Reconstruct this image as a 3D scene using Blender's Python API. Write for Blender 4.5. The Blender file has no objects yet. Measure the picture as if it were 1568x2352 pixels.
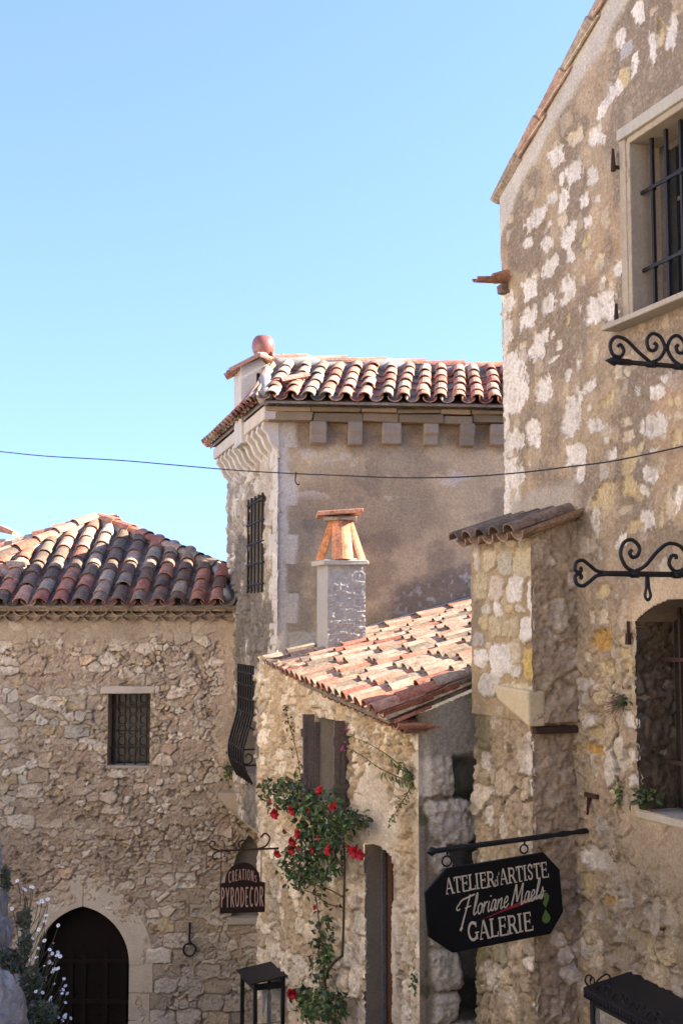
import bpy, math, random
import numpy as np
from mathutils import Vector

# ------------------------------------------------------------------ camera, sky, sun
SC = bpy.context.scene
COL = SC.collection
F = 2800.0                              # focal length in pixels of a 1568 x 2352 picture
PITCH = math.atan(254 / F)
cd = bpy.data.cameras.new("camera")
cam = bpy.data.objects.new("camera", cd)
COL.objects.link(cam)
cam.location = (0, 0, 0)
cam.rotation_euler = (math.pi / 2 + PITCH, 0, 0)
cd.sensor_fit = 'VERTICAL'
cd.sensor_height = 36
cd.lens = 36 * F / 2352
cd.clip_start = 0.05
cd.clip_end = 2000
SC.camera = cam

SUN = Vector((1.0, 0.03, 0.555)).normalized()
SUN_EL = math.asin(SUN.z)
SUN_AZ = math.atan2(SUN.x, SUN.y)
W = bpy.data.worlds.new("World")
SC.world = W
W.use_nodes = True
nt = W.node_tree
bg = nt.nodes["Background"]
sky = nt.nodes.new("ShaderNodeTexSky")
sky.sky_type = 'NISHITA'
sky.sun_disc = False
sky.sun_elevation = SUN_EL
sky.sun_rotation = SUN_AZ
sky.altitude = 0
sky.air_density = 0.5
sky.dust_density = 0.0
sky.ozone_density = 2.0
tcw = nt.nodes.new("ShaderNodeTexCoord")             # clear sea air: the pale horizon band sits a little lower than in the model
lift = nt.nodes.new("ShaderNodeVectorMath")
lift.operation = 'ADD'
lift.inputs[1].default_value = (0, 0, 0.30)
nrm = nt.nodes.new("ShaderNodeVectorMath")
nrm.operation = 'NORMALIZE'
nt.links.new(tcw.outputs["Generated"], lift.inputs[0])
nt.links.new(lift.outputs[0], nrm.inputs[0])
nt.links.new(nrm.outputs[0], sky.inputs[0])
wb_ = nt.nodes.new("ShaderNodeVectorMath")          # the camera's daylight-shade white balance, on the sky's colour
wb_.operation = 'MULTIPLY'
wb_.inputs[1].default_value = (0.87, 0.805, 0.83)
nt.links.new(sky.outputs[0], wb_.inputs[0])
nt.links.new(wb_.outputs[0], bg.inputs[0])
bg.inputs[1].default_value = 0.15
sl = bpy.data.lights.new("sun", 'SUN')
sl.energy = 3.5
sl.angle = math.radians(0.53)
sl.color = (1.0, 0.89, 0.75)
so = bpy.data.objects.new("sun", sl)
COL.objects.link(so)
so.location = (30, -5, 30)
so.rotation_euler = SUN.to_track_quat('Z', 'Y').to_euler()
SC.view_settings.view_transform = 'Standard'
SC.view_settings.look = 'None'
SC.view_settings.exposure = 2.9
SC.view_settings.gamma = 1
SC.cycles.max_bounces = 6
SC.cycles.diffuse_bounces = 4
SC.cycles.use_denoising = True

# ------------------------------------------------------------------ small maths
rng = random.Random(7)


def V(*a):
    return np.array(a, dtype=float)


def unit(a):
    a = np.asarray(a, float)
    return a / np.linalg.norm(a)


def ray(u, v):
    x = (u - 784) / F
    y = (1176 - v) / F
    return V(x, math.cos(PITCH) - math.sin(PITCH) * y, math.sin(PITCH) + math.cos(PITCH) * y)


def at(u, v, Y):
    r = ray(u, v)
    return r * Y / r[1]


UP = V(0, 0, 1)


class Plane:
    """a vertical wall: origin, horizontal direction e (s axis), outward normal n, t = height"""

    def __init__(self, p0, e):
        self.p0 = V(*p0)
        self.e = unit(V(e[0], e[1], 0))
        self.n = V(self.e[1], -self.e[0], 0)
        if np.dot(self.n, -self.p0) < 0:
            self.n = -self.n

    def P(self, s, t, o=0.0):
        return self.p0 + self.e * s + self.n * o + UP * t

    def hit(self, u, v):
        r = ray(u, v)
        q = r * (np.dot(self.p0, self.n) / np.dot(r, self.n))
        return float(np.dot(q - self.p0, self.e)), float(q[2])


def hash2(i, j, seed):
    h = (i.astype(np.int64) * 374761393 + j.astype(np.int64) * 668265263 + seed * 1274126177) & 0xffffffff
    h = ((h ^ (h >> 13)) * 1274126177) & 0xffffffff
    h = ((h ^ (h >> 16)) * 2246822519) & 0xffffffff
    h = h ^ (h >> 13)
    return (h & 0xffffff) / float(0xffffff)


def noise(x, y, seed=0):
    xi = np.floor(x)
    yi = np.floor(y)
    fx = x - xi
    fy = y - yi
    fx = fx * fx * fx * (fx * (fx * 6 - 15) + 10)
    fy = fy * fy * fy * (fy * (fy * 6 - 15) + 10)
    a = hash2(xi, yi, seed)
    b = hash2(xi + 1, yi, seed)
    c = hash2(xi, yi + 1, seed)
    d = hash2(xi + 1, yi + 1, seed)
    return (a * (1 - fx) + b * fx) * (1 - fy) + (c * (1 - fx) + d * fx) * fy


def fbm(x, y, seed=0, oct=4):
    r = np.zeros_like(x)
    amp = 0.5
    tot = 0
    for k in range(oct):
        r += amp * noise(x * 2 ** k + 17.3 * k, y * 2 ** k - 9.1 * k, seed + k * 13)
        tot += amp
        amp *= 0.5
    return r / tot


def sstep(a, b, x):
    t = np.clip((x - a) / (b - a), 0, 1)
    return t * t * (3 - 2 * t)


def vor(s, t, cs, ct, jit, seed, p=2.6, shift=0.5):
    gs = s / cs
    gt = t / ct
    F1 = np.full(s.shape, 9.0)
    F2 = np.full(s.shape, 9.0)
    I1 = np.zeros(s.shape)
    J1 = np.zeros(s.shape)
    DX = np.zeros(s.shape)
    DY = np.zeros(s.shape)
    jb = np.floor(gt)
    for dj in (-1, 0, 1):
        j = jb + dj
        sh = np.mod(j, 2) * shift + hash2(j, j * 0 + 5, seed) * 0.4
        ib = np.floor(gs - sh)
        for di in (-1, 0, 1):
            i = ib + di
            px = i + sh + 0.5 + (hash2(i, j, seed) - 0.5) * jit
            py = j + 0.5 + (hash2(i, j, seed + 1) - 0.5) * jit
            d = (np.abs(gs - px) ** p + np.abs(gt - py) ** p) ** (1 / p)
            new = d < F1
            F2 = np.where(new, F1, np.minimum(F2, d))
            I1 = np.where(new, i, I1)
            J1 = np.where(new, j, J1)
            DX = np.where(new, gs - px, DX)
            DY = np.where(new, gt - py, DY)
            F1 = np.where(new, d, F1)
    return F1, F2, hash2(I1, J1, seed + 2), hash2(I1, J1, seed + 3), hash2(I1, J1, seed + 4), DX, DY


def lerp(a, b, m):
    return a + (b - a) * m


def lerp3(a, b, m):
    return a + (np.asarray(b) - a) * m[..., None]


def pick(pal, r):
    pal = np.asarray(pal)
    k = np.clip((r * len(pal)).astype(int), 0, len(pal) - 1)
    return pal[k]


# ------------------------------------------------------------------ materials
def mat(name, base=None, rough=0.85, bump=0.3, bdist=0.004, nscale=60.0, var=0.25, spec=0.2, metal=0.0, big=6.0, bigvar=0.15):
    """procedural surface: attribute Col (or a fixed base) varied by two noises, with a noise bump"""
    m = bpy.data.materials.new(name)
    m.use_nodes = True
    n = m.node_tree.nodes
    l = m.node_tree.links
    b = n["Principled BSDF"]
    tc = n.new("ShaderNodeTexCoord")
    if base is None:
        a = n.new("ShaderNodeAttribute")
        a.attribute_name = "Col"
        src = a.outputs["Color"]
    else:
        a = n.new("ShaderNodeRGB")
        a.outputs[0].default_value = (*base, 1)
        src = a.outputs[0]
    for sc_, vr in ((nscale, var), (big, bigvar)):
        nz = n.new("ShaderNodeTexNoise")
        nz.inputs["Scale"].default_value = sc_
        nz.inputs["Detail"].default_value = 6
        nz.inputs["Roughness"].default_value = 0.65
        l.new(tc.outputs["Object"], nz.inputs["Vector"])
        mr = n.new("ShaderNodeMapRange")
        mr.inputs["From Min"].default_value = 0.25
        mr.inputs["From Max"].default_value = 0.75
        mr.inputs["To Min"].default_value = 1 - vr
        mr.inputs["To Max"].default_value = 1 + vr
        l.new(nz.outputs["Fac"], mr.inputs["Value"])
        vm = n.new("ShaderNodeVectorMath")
        vm.operation = 'SCALE'
        l.new(src, vm.inputs[0])
        l.new(mr.outputs[0], vm.inputs["Scale"])
        src = vm.outputs[0]
    l.new(src, b.inputs["Base Color"])
    b.inputs["Roughness"].default_value = rough
    b.inputs["Metallic"].default_value = metal
    b.inputs["Specular IOR Level"].default_value = spec
    if bump > 0:
        nz = n.new("ShaderNodeTexNoise")
        nz.inputs["Scale"].default_value = nscale * 1.7
        nz.inputs["Detail"].default_value = 8
        nz.inputs["Roughness"].default_value = 0.7
        l.new(tc.outputs["Object"], nz.inputs["Vector"])
        bp = n.new("ShaderNodeBump")
        bp.inputs["Strength"].default_value = bump
        bp.inputs["Distance"].default_value = bdist
        l.new(nz.outputs["Fac"], bp.inputs["Height"])
        l.new(bp.outputs[0], b.inputs["Normal"])
    return m


def glass_mat(name, tint, alpha):
    m = bpy.data.materials.new(name)
    m.use_nodes = True
    n = m.node_tree.nodes
    b = n["Principled BSDF"]
    tc = n.new("ShaderNodeTexCoord")
    nz = n.new("ShaderNodeTexNoise")
    nz.inputs["Scale"].default_value = 3
    m.node_tree.links.new(tc.outputs["Object"], nz.inputs["Vector"])
    mx = n.new("ShaderNodeMapRange")
    mx.inputs["To Min"].default_value = 0.05
    mx.inputs["To Max"].default_value = 0.2
    m.node_tree.links.new(nz.outputs["Fac"], mx.inputs["Value"])
    m.node_tree.links.new(mx.outputs[0], b.inputs["Roughness"])
    b.inputs["Base Color"].default_value = (*tint, 1)
    b.inputs["Alpha"].default_value = alpha
    b.inputs["Specular IOR Level"].default_value = 0.5
    return m


M = {}
M['wall'] = mat('weathered_masonry', rough=0.95, bump=0.9, bdist=0.009, nscale=48, var=0.32, spec=0.1, big=3.0, bigvar=0.16)
M['stucco'] = mat('rough_render', rough=0.97, bump=0.9, bdist=0.012, nscale=38, var=0.3, spec=0.08, big=2.0, bigvar=0.15)
M['cement'] = mat('rough_cement', (0.36, 0.345, 0.32), rough=0.97, bump=0.8, bdist=0.012, nscale=26, var=0.12, spec=0.08, big=3.0, bigvar=0.12)
M['mortar'] = mat('roof_mortar', (0.33, 0.31, 0.28), rough=0.97, bump=0.9, bdist=0.01, nscale=50, var=0.25, spec=0.08)
M['tile'] = mat('fired_clay_tiles', rough=0.9, bump=0.5, bdist=0.004, nscale=34, var=0.55, spec=0.1, big=5.0, bigvar=0.5)
M['stone'] = mat('dressed_stone', rough=0.95, bump=0.5, bdist=0.005, nscale=45, var=0.16, spec=0.1, big=5.0, bigvar=0.14)
M['iron'] = mat('black_iron', (0.018, 0.017, 0.018), rough=0.55, bump=0.3, bdist=0.002, nscale=120, var=0.4, spec=0.4, metal=0.4)
M['rustiron'] = mat('rusty_iron', (0.06, 0.035, 0.025), rough=0.8, bump=0.4, bdist=0.002, nscale=90, var=0.5, spec=0.2, metal=0.3)
M['wood'] = mat('old_grey_wood', rough=0.85, bump=0.5, bdist=0.003, nscale=40, var=0.35, spec=0.15)
M['dark'] = mat('unlit_interior', (0.012, 0.012, 0.012), rough=0.9, bump=0, var=0.1, spec=0.05)
M['pane'] = mat('dusty_glass', (0.03, 0.033, 0.033), rough=0.22, bump=0, var=0.3, spec=0.5)
M['glass'] = glass_mat('clear_glass', (0.6, 0.65, 0.62), 0.14)
M['paint'] = mat('painted_board', rough=0.5, bump=0.12, bdist=0.002, nscale=30, var=0.12, spec=0.12, bigvar=0.1)
M['leaf'] = mat('green_leaves', rough=0.55, bump=0, var=0.3, nscale=18, spec=0.3, bigvar=0.25)
M['stem'] = mat('plant_stems', rough=0.8, bump=0.2, var=0.3, spec=0.15)
M['petal'] = mat('flower_petals', rough=0.6, bump=0, var=0.2, spec=0.25)
M['rock'] = mat('pale_limestone', rough=0.95, bump=1.0, bdist=0.04, nscale=11, var=0.45, spec=0.1, big=3.0, bigvar=0.4)
M['cloth'] = mat('dusty_curtain', rough=0.9, bump=0.1, nscale=8, var=0.25, spec=0.1)
M['ground'] = mat('street_paving', (0.20, 0.18, 0.15), rough=0.95, bump=0.6, bdist=0.02, nscale=12, var=0.25, spec=0.1)
M['clay'] = mat('smooth_glazed_clay', (0.25, 0.09, 0.065), rough=0.3, bump=0.1, bdist=0.002, nscale=20, var=0.15, spec=0.55)
M['cable'] = mat('cable_sheath', (0.02, 0.022, 0.028), rough=0.6, bump=0, var=0.2, spec=0.3)


# ------------------------------------------------------------------ objects
def wl(o):
    p = V(0, 0, 0)
    while o is not None:
        p = p + V(*o.location)
        o = o.parent
    return p


def tag(o, label=None, cat=None, group=None, kind=None):
    if label:
        o['label'] = label
    if cat:
        o['category'] = cat
    if group:
        o['group'] = group
    if kind:
        o['kind'] = kind
    return o


def thing(name, loc, label, cat, group=None):
    o = bpy.data.objects.new(name, None)
    o.empty_display_size = 0.1
    COL.objects.link(o)
    o.location = tuple(float(x) for x in loc)
    return tag(o, label, cat, group)


def link(name, me, m, parent, loc=None):
    o = bpy.data.objects.new(name, me)
    COL.objects.link(o)
    me.materials.append(m)
    if parent is not None:
        o.parent = parent
    if loc is not None:
        o.location = tuple(float(x) for x in loc)
    return o


class MB:
    """collects shapes in world space; build() links them as ONE mesh"""

    def __init__(self):
        self.v = []
        self.f = []
        self.c = []

    def add(self, vs, fs, col=(0.5, 0.5, 0.5)):
        b = len(self.v)
        col = tuple(float(x) for x in col)
        for p in vs:
            self.v.append((float(p[0]), float(p[1]), float(p[2])))
            self.c.append(col)
        for f in fs:
            self.f.append([b + i for i in f])

    def box(self, o, ax, ay, az, col=(0.5, 0.5, 0.5), jit=0.0):
        """box spanned from corner o by three edge vectors"""
        o, ax, ay, az = (np.asarray(q, float) for q in (o, ax, ay, az))
        vs = []
        for k in (0, 1):
            for j in (0, 1):
                for i in (0, 1):
                    q = o + ax * i + ay * j + az * k
                    if jit:
                        q = q + V(rng.uniform(-jit, jit), rng.uniform(-jit, jit), rng.uniform(-jit, jit))
                    vs.append(q)
        fs = [(0, 2, 3, 1), (4, 5, 7, 6), (0, 1, 5, 4), (2, 6, 7, 3), (0, 4, 6, 2), (1, 3, 7, 5)]
        if np.dot(np.cross(ax, ay), az) < 0:
            fs = [f[::-1] for f in fs]
        self.add(vs, fs, col)

    def bar(self, a, b, w, h=None, up=(0, 0, 1), col=(0.5, 0.5, 0.5)):
        a = np.asarray(a, float)
        b = np.asarray(b, float)
        h = w if h is None else h
        d = unit(b - a)
        up = np.asarray(up, float)
        if abs(np.dot(d, up)) > 0.95:
            up = V(1, 0, 0)
        sx = unit(np.cross(d, up))
        sz = np.cross(sx, d)
        self.box(a - sx * w / 2 - sz * h / 2, sx * w, b - a, sz * h, col)

    def tube(self, pts, r, sides=8, col=(0.5, 0.5, 0.5), cap=True):
        pts = [np.asarray(p, float) for p in pts]
        n = len(pts)
        rs = [r] * n if np.isscalar(r) else list(r)
        vs = []
        up = None
        for i in range(n):
            d = unit(pts[min(i + 1, n - 1)] - pts[max(i - 1, 0)])
            if up is None:
                up = V(0, 0, 1) if abs(d[2]) < 0.9 else V(1, 0, 0)
            x = np.cross(d, up)
            x = unit(x)
            up = np.cross(x, d)
            for k in range(sides):
                a = 2 * math.pi * k / sides
                vs.append(pts[i] + (x * math.cos(a) + up * math.sin(a)) * rs[i])
        fs = []
        for i in range(n - 1):
            for k in range(sides):
                k2 = (k + 1) % sides
                fs.append((i * sides + k, i * sides + k2, (i + 1) * sides + k2, (i + 1) * sides + k))
        if cap:
            fs.append(tuple(range(sides))[::-1])
            fs.append(tuple((n - 1) * sides + k for k in range(sides)))
        self.add(vs, fs, col)

    def prism(self, poly, off, col=(0.5, 0.5, 0.5)):
        """poly: list of 3-D points (planar), extruded by the vector off"""
        n = len(poly)
        off = np.asarray(off, float)
        vs = [np.asarray(p, float) for p in poly] + [np.asarray(p, float) + off for p in poly]
        fs = [tuple(range(n))[::-1], tuple(range(n, 2 * n))]
        nrm = np.zeros(3)
        for i in range(n):
            nrm += np.cross(vs[i], vs[(i + 1) % n])
        if np.dot(nrm, off) < 0:
            fs = [f[::-1] for f in fs]
        for i in range(n):
            j = (i + 1) % n
            q = (i, j, n + j, n + i)
            fs.append(q if np.dot(nrm, off) >= 0 else q[::-1])
        self.add(vs, fs, col)

    def lathe(self, c, prof, sides=20, axis=UP, col=(0.5, 0.5, 0.5)):
        """prof: list of (radius, height)"""
        c = np.asarray(c, float)
        az = unit(axis)
        ax = unit(np.cross(az, V(0, 1, 0.01)))
        ay = np.cross(az, ax)
        vs = []
        for r, h in prof:
            for k in range(sides):
                a = 2 * math.pi * k / sides
                vs.append(c + az * h + (ax * math.cos(a) + ay * math.sin(a)) * r)
        fs = []
        for i in range(len(prof) - 1):
            for k in range(sides):
                k2 = (k + 1) % sides
                fs.append((i * sides + k, i * sides + k2, (i + 1) * sides + k2, (i + 1) * sides + k))
        self.add(vs, fs, col)

    def build(self, name, m, parent=None, smooth=False, bevel=0.0, recenter=False):
        base = wl(parent) if parent is not None else V(0, 0, 0)
        a = np.array(self.v)
        loc = None
        if recenter or parent is None:
            loc0 = V(a[:, 0].mean(), a[:, 1].mean(), a[:, 2].min())
            loc = loc0 - base
            base = loc0
        a = a - base
        me = bpy.data.meshes.new(name)
        me.from_pydata([tuple(p) for p in a], [], self.f)
        at_ = me.color_attributes.new("Col", 'FLOAT_COLOR', 'POINT')
        c4 = np.ones((len(a), 4), np.float32)
        c4[:, :3] = np.array(self.c)
        at_.data.foreach_set("color", c4.ravel())
        if smooth:
            me.polygons.foreach_set("use_smooth", [True] * len(me.polygons))
        me.update()
        o = link(name, me, m, parent, loc)
        if bevel > 0:
            md = o.modifiers.new("bevel", 'BEVEL')
            md.width = bevel
            md.segments = 2
            md.limit_method = 'ANGLE'
        return o


def lines(a, b, step, extra=()):
    n = max(2, int(round((b - a) / step)))
    g = np.linspace(a, b, n + 1)
    for x in extra:
        if a < x < b:
            k = int(np.argmin(np.abs(g - x)))
            if 0 < k < n:
                g[k] = x
            else:
                g = np.sort(np.append(g, x))
    return g


def wall(name, pl, s0, s1, t0, t1, res, pattern, parent, holes=(), cut=None, warp=None, extra=True, m=None):
    """relief masonry: a fine grid on the plane pl pushed out by pattern(s,t) -> (height, colour)"""
    rs = res if np.isscalar(res) else res[0]
    rt = res if np.isscalar(res) else res[1]
    es = [x for h in holes for x in (h[0], h[1])] if extra else ()
    et = [x for h in holes for x in (h[2], h[3])] if extra else ()
    gs = lines(s0, s1, rs, es)
    gt = lines(t0, t1, rt, et)
    S, T = np.meshgrid(gs, gt)
    if warp is not None:
        T = warp(S, T)
    h, c = pattern(S, T)
    ns, ntt = len(gs), len(gt)
    P = pl.p0[None, None, :] + S[..., None] * pl.e + T[..., None] * UP + h[..., None] * pl.n
    P = P.reshape(-1, 3)
    base = wl(parent) if parent is not None else V(0, 0, 0)
    P = P - base
    idx = np.arange(ns * ntt).reshape(ntt, ns)
    q = np.stack([idx[:-1, :-1], idx[:-1, 1:], idx[1:, 1:], idx[1:, :-1]], -1).reshape(-1, 4)
    sc = ((S[:-1, :-1] + S[1:, 1:]) / 2).ravel()
    tc = ((T[:-1, :-1] + T[1:, 1:]) / 2).ravel()
    keep = np.ones(len(q), bool)
    for a, b, c0, d0 in holes:
        keep &= ~((sc > a) & (sc < b) & (tc > c0) & (tc < d0))
    if cut is not None:
        keep &= ~cut(sc, tc)
    q = q[keep]
    # outward facing
    if np.dot(np.cross(pl.e, UP), pl.n) < 0:
        q = q[:, ::-1]
    me = bpy.data.meshes.new(name)
    me.vertices.add(len(P))
    me.vertices.foreach_set("co", P.astype(np.float32).ravel())
    me.loops.add(len(q) * 4)
    me.loops.foreach_set("vertex_index", q.astype(np.int32).ravel())
    me.polygons.add(len(q))
    me.polygons.foreach_set("loop_start", (np.arange(len(q)) * 4).astype(np.int32))
    me.polygons.foreach_set("use_smooth", np.ones(len(q), bool))
    me.update(calc_edges=True)
    me.validate()
    a_ = me.color_attributes.new("Col", 'FLOAT_COLOR', 'POINT')
    c4 = np.ones((len(P), 4), np.float32)
    c4[:, :3] = np.clip(c.reshape(-1, 3), 0.004, 0.95)
    a_.data.foreach_set("color", c4.ravel())
    return link(name, me, m or M['wall'], parent)


# ------------------------------------------------------------------ clay tiles
TERRA = [(0.44, 0.195, 0.125), (0.41, 0.18, 0.12), (0.46, 0.24, 0.165), (0.36, 0.14, 0.09)]
PALE = [(0.43, 0.29, 0.215), (0.40, 0.26, 0.19), (0.36, 0.265, 0.20), (0.37, 0.31, 0.235)]
GREY = [(0.24, 0.195, 0.145), (0.28, 0.235, 0.175), (0.19, 0.15, 0.115)]
DARK = [(0.10, 0.068, 0.054), (0.13, 0.085, 0.066), (0.075, 0.058, 0.05)]
RED = [(0.33, 0.10, 0.065), (0.28, 0.09, 0.06)]


def tilecol(mix):
    k = rng.choices(range(5), mix)[0]
    c = rng.choice((TERRA, PALE, GREY, DARK, RED)[k])
    f = rng.uniform(0.85, 1.1)
    g_ = (0.30, 0.205, 0.145)
    return tuple((x * 0.68 + y * 0.32) * f for x, y in zip(c, g_))


def barrel(mb, p, g, x, n, length, r0, r1, col, up=True, th=0.013, seg=9, lift=0.0, spread=86, flat=0.8):
    """one half-round tile: p = middle of its lower end, g = direction uphill, x = across, n = outward"""
    vs = []
    sg = 1 if up else -1
    rimcol = col
    for q, (r, d, lf) in enumerate(((r0, 0.0, lift), (r1, length, 0.0))):
        for inner in (0, 1):
            rr = r - th * inner
            for k in range(seg):
                a = math.radians(-spread + 2 * spread * k / (seg - 1))
                vs.append(p + g * d + x * (rr * math.sin(a)) + n * (sg * flat * (rr * math.cos(a) - r0 * 0.25) + lf))
    fs = []
    for k in range(seg - 1):
        fs.append((k, k + 1, 2 * seg + k + 1, 2 * seg + k))
        fs.append((seg + k + 1, seg + k, 3 * seg + k, 3 * seg + k + 1))
        fs.append((k + 1, k, seg + k, seg + k + 1))
        fs.append((2 * seg + k, 2 * seg + k + 1, 3 * seg + k + 1, 3 * seg + k))
    fs.append((0, 2 * seg, 3 * seg, seg))
    fs.append((seg - 1, 2 * seg - 1, 4 * seg - 1, 3 * seg - 1))
    if not up:
        fs = [f[::-1] for f in fs]
    mb.add(vs, fs, rimcol)


def tile_roof(mb, c00, c10, c01, c11, ncol, ncourse, mixf, clip=None, pans=True, wob=0.008, over=1.3, rr=0.36, stag=1.0):
    """bilinear roof patch: c00-c10 along the eave, c01-c11 the top edge"""
    c00, c10, c01, c11 = (np.asarray(q, float) for q in (c00, c10, c01, c11))

    def P(a, b):
        return (c00 * (1 - a) + c10 * a) * (1 - b) + (c01 * (1 - a) + c11 * a) * b
    for i in range(ncol):
        for kind in ((0, 1) if pans else (1,)):
            a = (i + (0.0 if kind == 0 else 0.5)) / ncol
            drift = rng.uniform(-wob, wob)
            ph = rng.uniform(-0.42, 0.42) * stag
            for j in range(ncourse):
                b = (j + (ph if j else 0)) / ncourse
                p = P(a, b)
                q = P(a, b + 1 / ncourse)
                e = unit(P(min(a + 0.02, 1.02), b) - P(a - 0.02, b))
                w = np.linalg.norm(P(1, b) - P(0, b)) / ncol
                g = q - p
                ln = np.linalg.norm(g) * over
                g = unit(g)
                n = unit(np.cross(e, g))
                if n[2] < 0:
                    n = -n
                if clip is not None and not clip(p + (q - p) * 0.5):
                    continue
                jx = rng.uniform(-wob, wob) + drift
                gj = unit(g + e * rng.uniform(-0.02, 0.02))
                col = tilecol(mixf(a, b))
                if kind == 0:
                    barrel(mb, p + e * jx + n * 0.045, gj, e, n, ln, w * 0.40, w * 0.46, [c * 0.9 for c in col], up=False, lift=0.012, seg=7)
                else:
                    barrel(mb, p + e * jx - gj * 0.035 + n * 0.055, gj, e, n, ln, w * rr * 1.1, w * rr * 0.95, col, up=True,
                           lift=0.026 + rng.uniform(-0.004, 0.006))


def caps(mb, a, b, n, r, mixv, nrm=UP, drop=0.02):
    a = np.asarray(a, float)
    b = np.asarray(b, float)
    g = unit(b - a)
    x = unit(np.cross(g, nrm))
    nn = unit(np.cross(x, g))
    L = np.linalg.norm(b - a) / n
    for k in range(n):
        p = a + (b - a) * k / n + x * rng.uniform(-0.006, 0.006)
        barrel(mb, p, g, x, nn, L * 1.12, r * 1.08, r * 0.9, tilecol(mixv), lift=0.02, th=0.014)


def deck(mb, c00, c10, c11, c01, th=0.03, col=(0.2, 0.17, 0.14)):
    mb.prism([c00, c10, c11, c01], (0, 0, -th), col)


def lumps(mb, a, b, n, r, col, seed=1, flat=0.8):
    """uneven mortar bedding along a line: a rough sausage"""
    a = np.asarray(a, float)
    b = np.asarray(b, float)
    rr = random.Random(seed)
    pts = [a + (b - a) * k / n + V(rr.uniform(-.2, .2) * r, rr.uniform(-.2, .2) * r, rr.uniform(-.15, .15) * r) for k in range(n + 1)]
    mb.tube(pts, [r * rr.uniform(0.8, 1.15) for _ in pts], 8, col)

# ------------------------------------------------------------------ masonry patterns (height in m, colour)
LIME = [(0.52, 0.46, 0.37), (0.47, 0.41, 0.33), (0.56, 0.52, 0.44), (0.42, 0.35, 0.26), (0.46, 0.37, 0.24), (0.40, 0.35, 0.29), (0.50, 0.43, 0.35)]
RUB = [(0.56, 0.485, 0.38), (0.50, 0.42, 0.32), (0.60, 0.53, 0.435), (0.45, 0.36, 0.24), (0.43, 0.35, 0.26), (0.53, 0.445, 0.345), (0.44, 0.33, 0.23)]


def rubble(s, t, cs, ct, seed, pal, mcol, amp=0.03, cover=0.35, jit=0.85, mw=0.10, rough=0.007, p=2.6):
    ws = s + 0.05 * (fbm(s * 5, t * 5, seed + 50, 3) - 0.5) + 0.02 * (fbm(s * 22, t * 22, seed + 51, 2) - 0.5)
    wt = t + 0.05 * (fbm(s * 5, t * 5, seed + 60, 3) - 0.5) + 0.02 * (fbm(s * 22, t * 22, seed + 61, 2) - 0.5)
    F1, F2, r1, r2, r3, dx, dy = vor(ws, wt, cs, ct, jit, seed, p)
    G1, G2, q1, q2, q3, ex_, ey_ = vor(ws + 3.3, wt + 1.7, cs * 0.48, ct * 0.55, 0.9, seed + 9, 2.3)
    small = sstep(0.55, 0.6, r3 * 0.5 + 0.5 * fbm(s * 1.3, t * 1.3, seed + 70, 3) + 0.08)
    edge = lerp(F2 - F1, G2 - G1, small)
    ra = lerp(r1, q1, small)
    rb = lerp(r2, q2, small)
    dome = np.clip(1 - lerp(F1, G1, small) * 1.1, 0, 1)
    m = sstep(mw * 0.4, mw * 1.15, edge)
    tl = lerp((r1 - 0.5) * dx + (r3 - 0.5) * dy, ((q1 - 0.5) * ex_ + (q3 - 0.5) * ey_) * 0.6, small) * amp * 1.7
    fine = fbm(s * 30, t * 30, seed + 80, 4) - 0.5
    mid = fbm(s * 9, t * 9, seed + 81, 3) - 0.5
    rdg = np.abs(fbm(s * 7, t * 13, seed + 82, 4) - 0.5)
    hgt = m * (amp * (0.35 + 0.75 * rb)) + dome * amp * 0.05 + m * tl + fine * rough * 3.2 + mid * rough * 2.0 - sstep(0.035, 0.0, rdg) * amp * 0.45
    cov = sstep(0.62 - cover * 0.5, 0.74 - cover * 0.45, fbm(s * 1.6, t * 1.9, seed + 90, 4) * 0.6 + (1 - rb) * 0.34)
    hgt = lerp(hgt, amp * 0.72 + fine * rough * 3.0 + mid * rough * 3.0 - sstep(0.03, 0.0, rdg) * amp * 0.35, cov * 0.8)
    pit = sstep(0.70, 0.80, fbm(s * 5.5, t * 8, seed + 83, 3) + 0.12 * (1 - m))
    hgt = hgt - pit * amp * 1.1
    col = pick(pal, ra)
    col = col * (0.74 + 0.46 * rb)[..., None]
    col = lerp3(col, np.asarray(mcol), 1 - m)
    col = lerp3(col, np.asarray(mcol) * 1.08, cov * 0.8)
    col = col * (0.74 + 0.52 * fbm(s * 14, t * 20, seed + 95, 4))[..., None]
    return hgt, col


def blobs_on(pl, lst):
    """stones seen bare in the wall face: centre and size on the picture -> metres on the wall"""
    out = []
    for u, v, w, h, col in lst:
        s, t = pl.hit(u, v)
        sa, _ = pl.hit(u - w / 2, v)
        sb, _ = pl.hit(u + w / 2, v)
        _, ta = pl.hit(u, v - h / 2)
        _, tb = pl.hit(u, v + h / 2)
        out.append((s, t, abs(sb - sa) / 2, abs(ta - tb) / 2, col))
    return out


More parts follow.
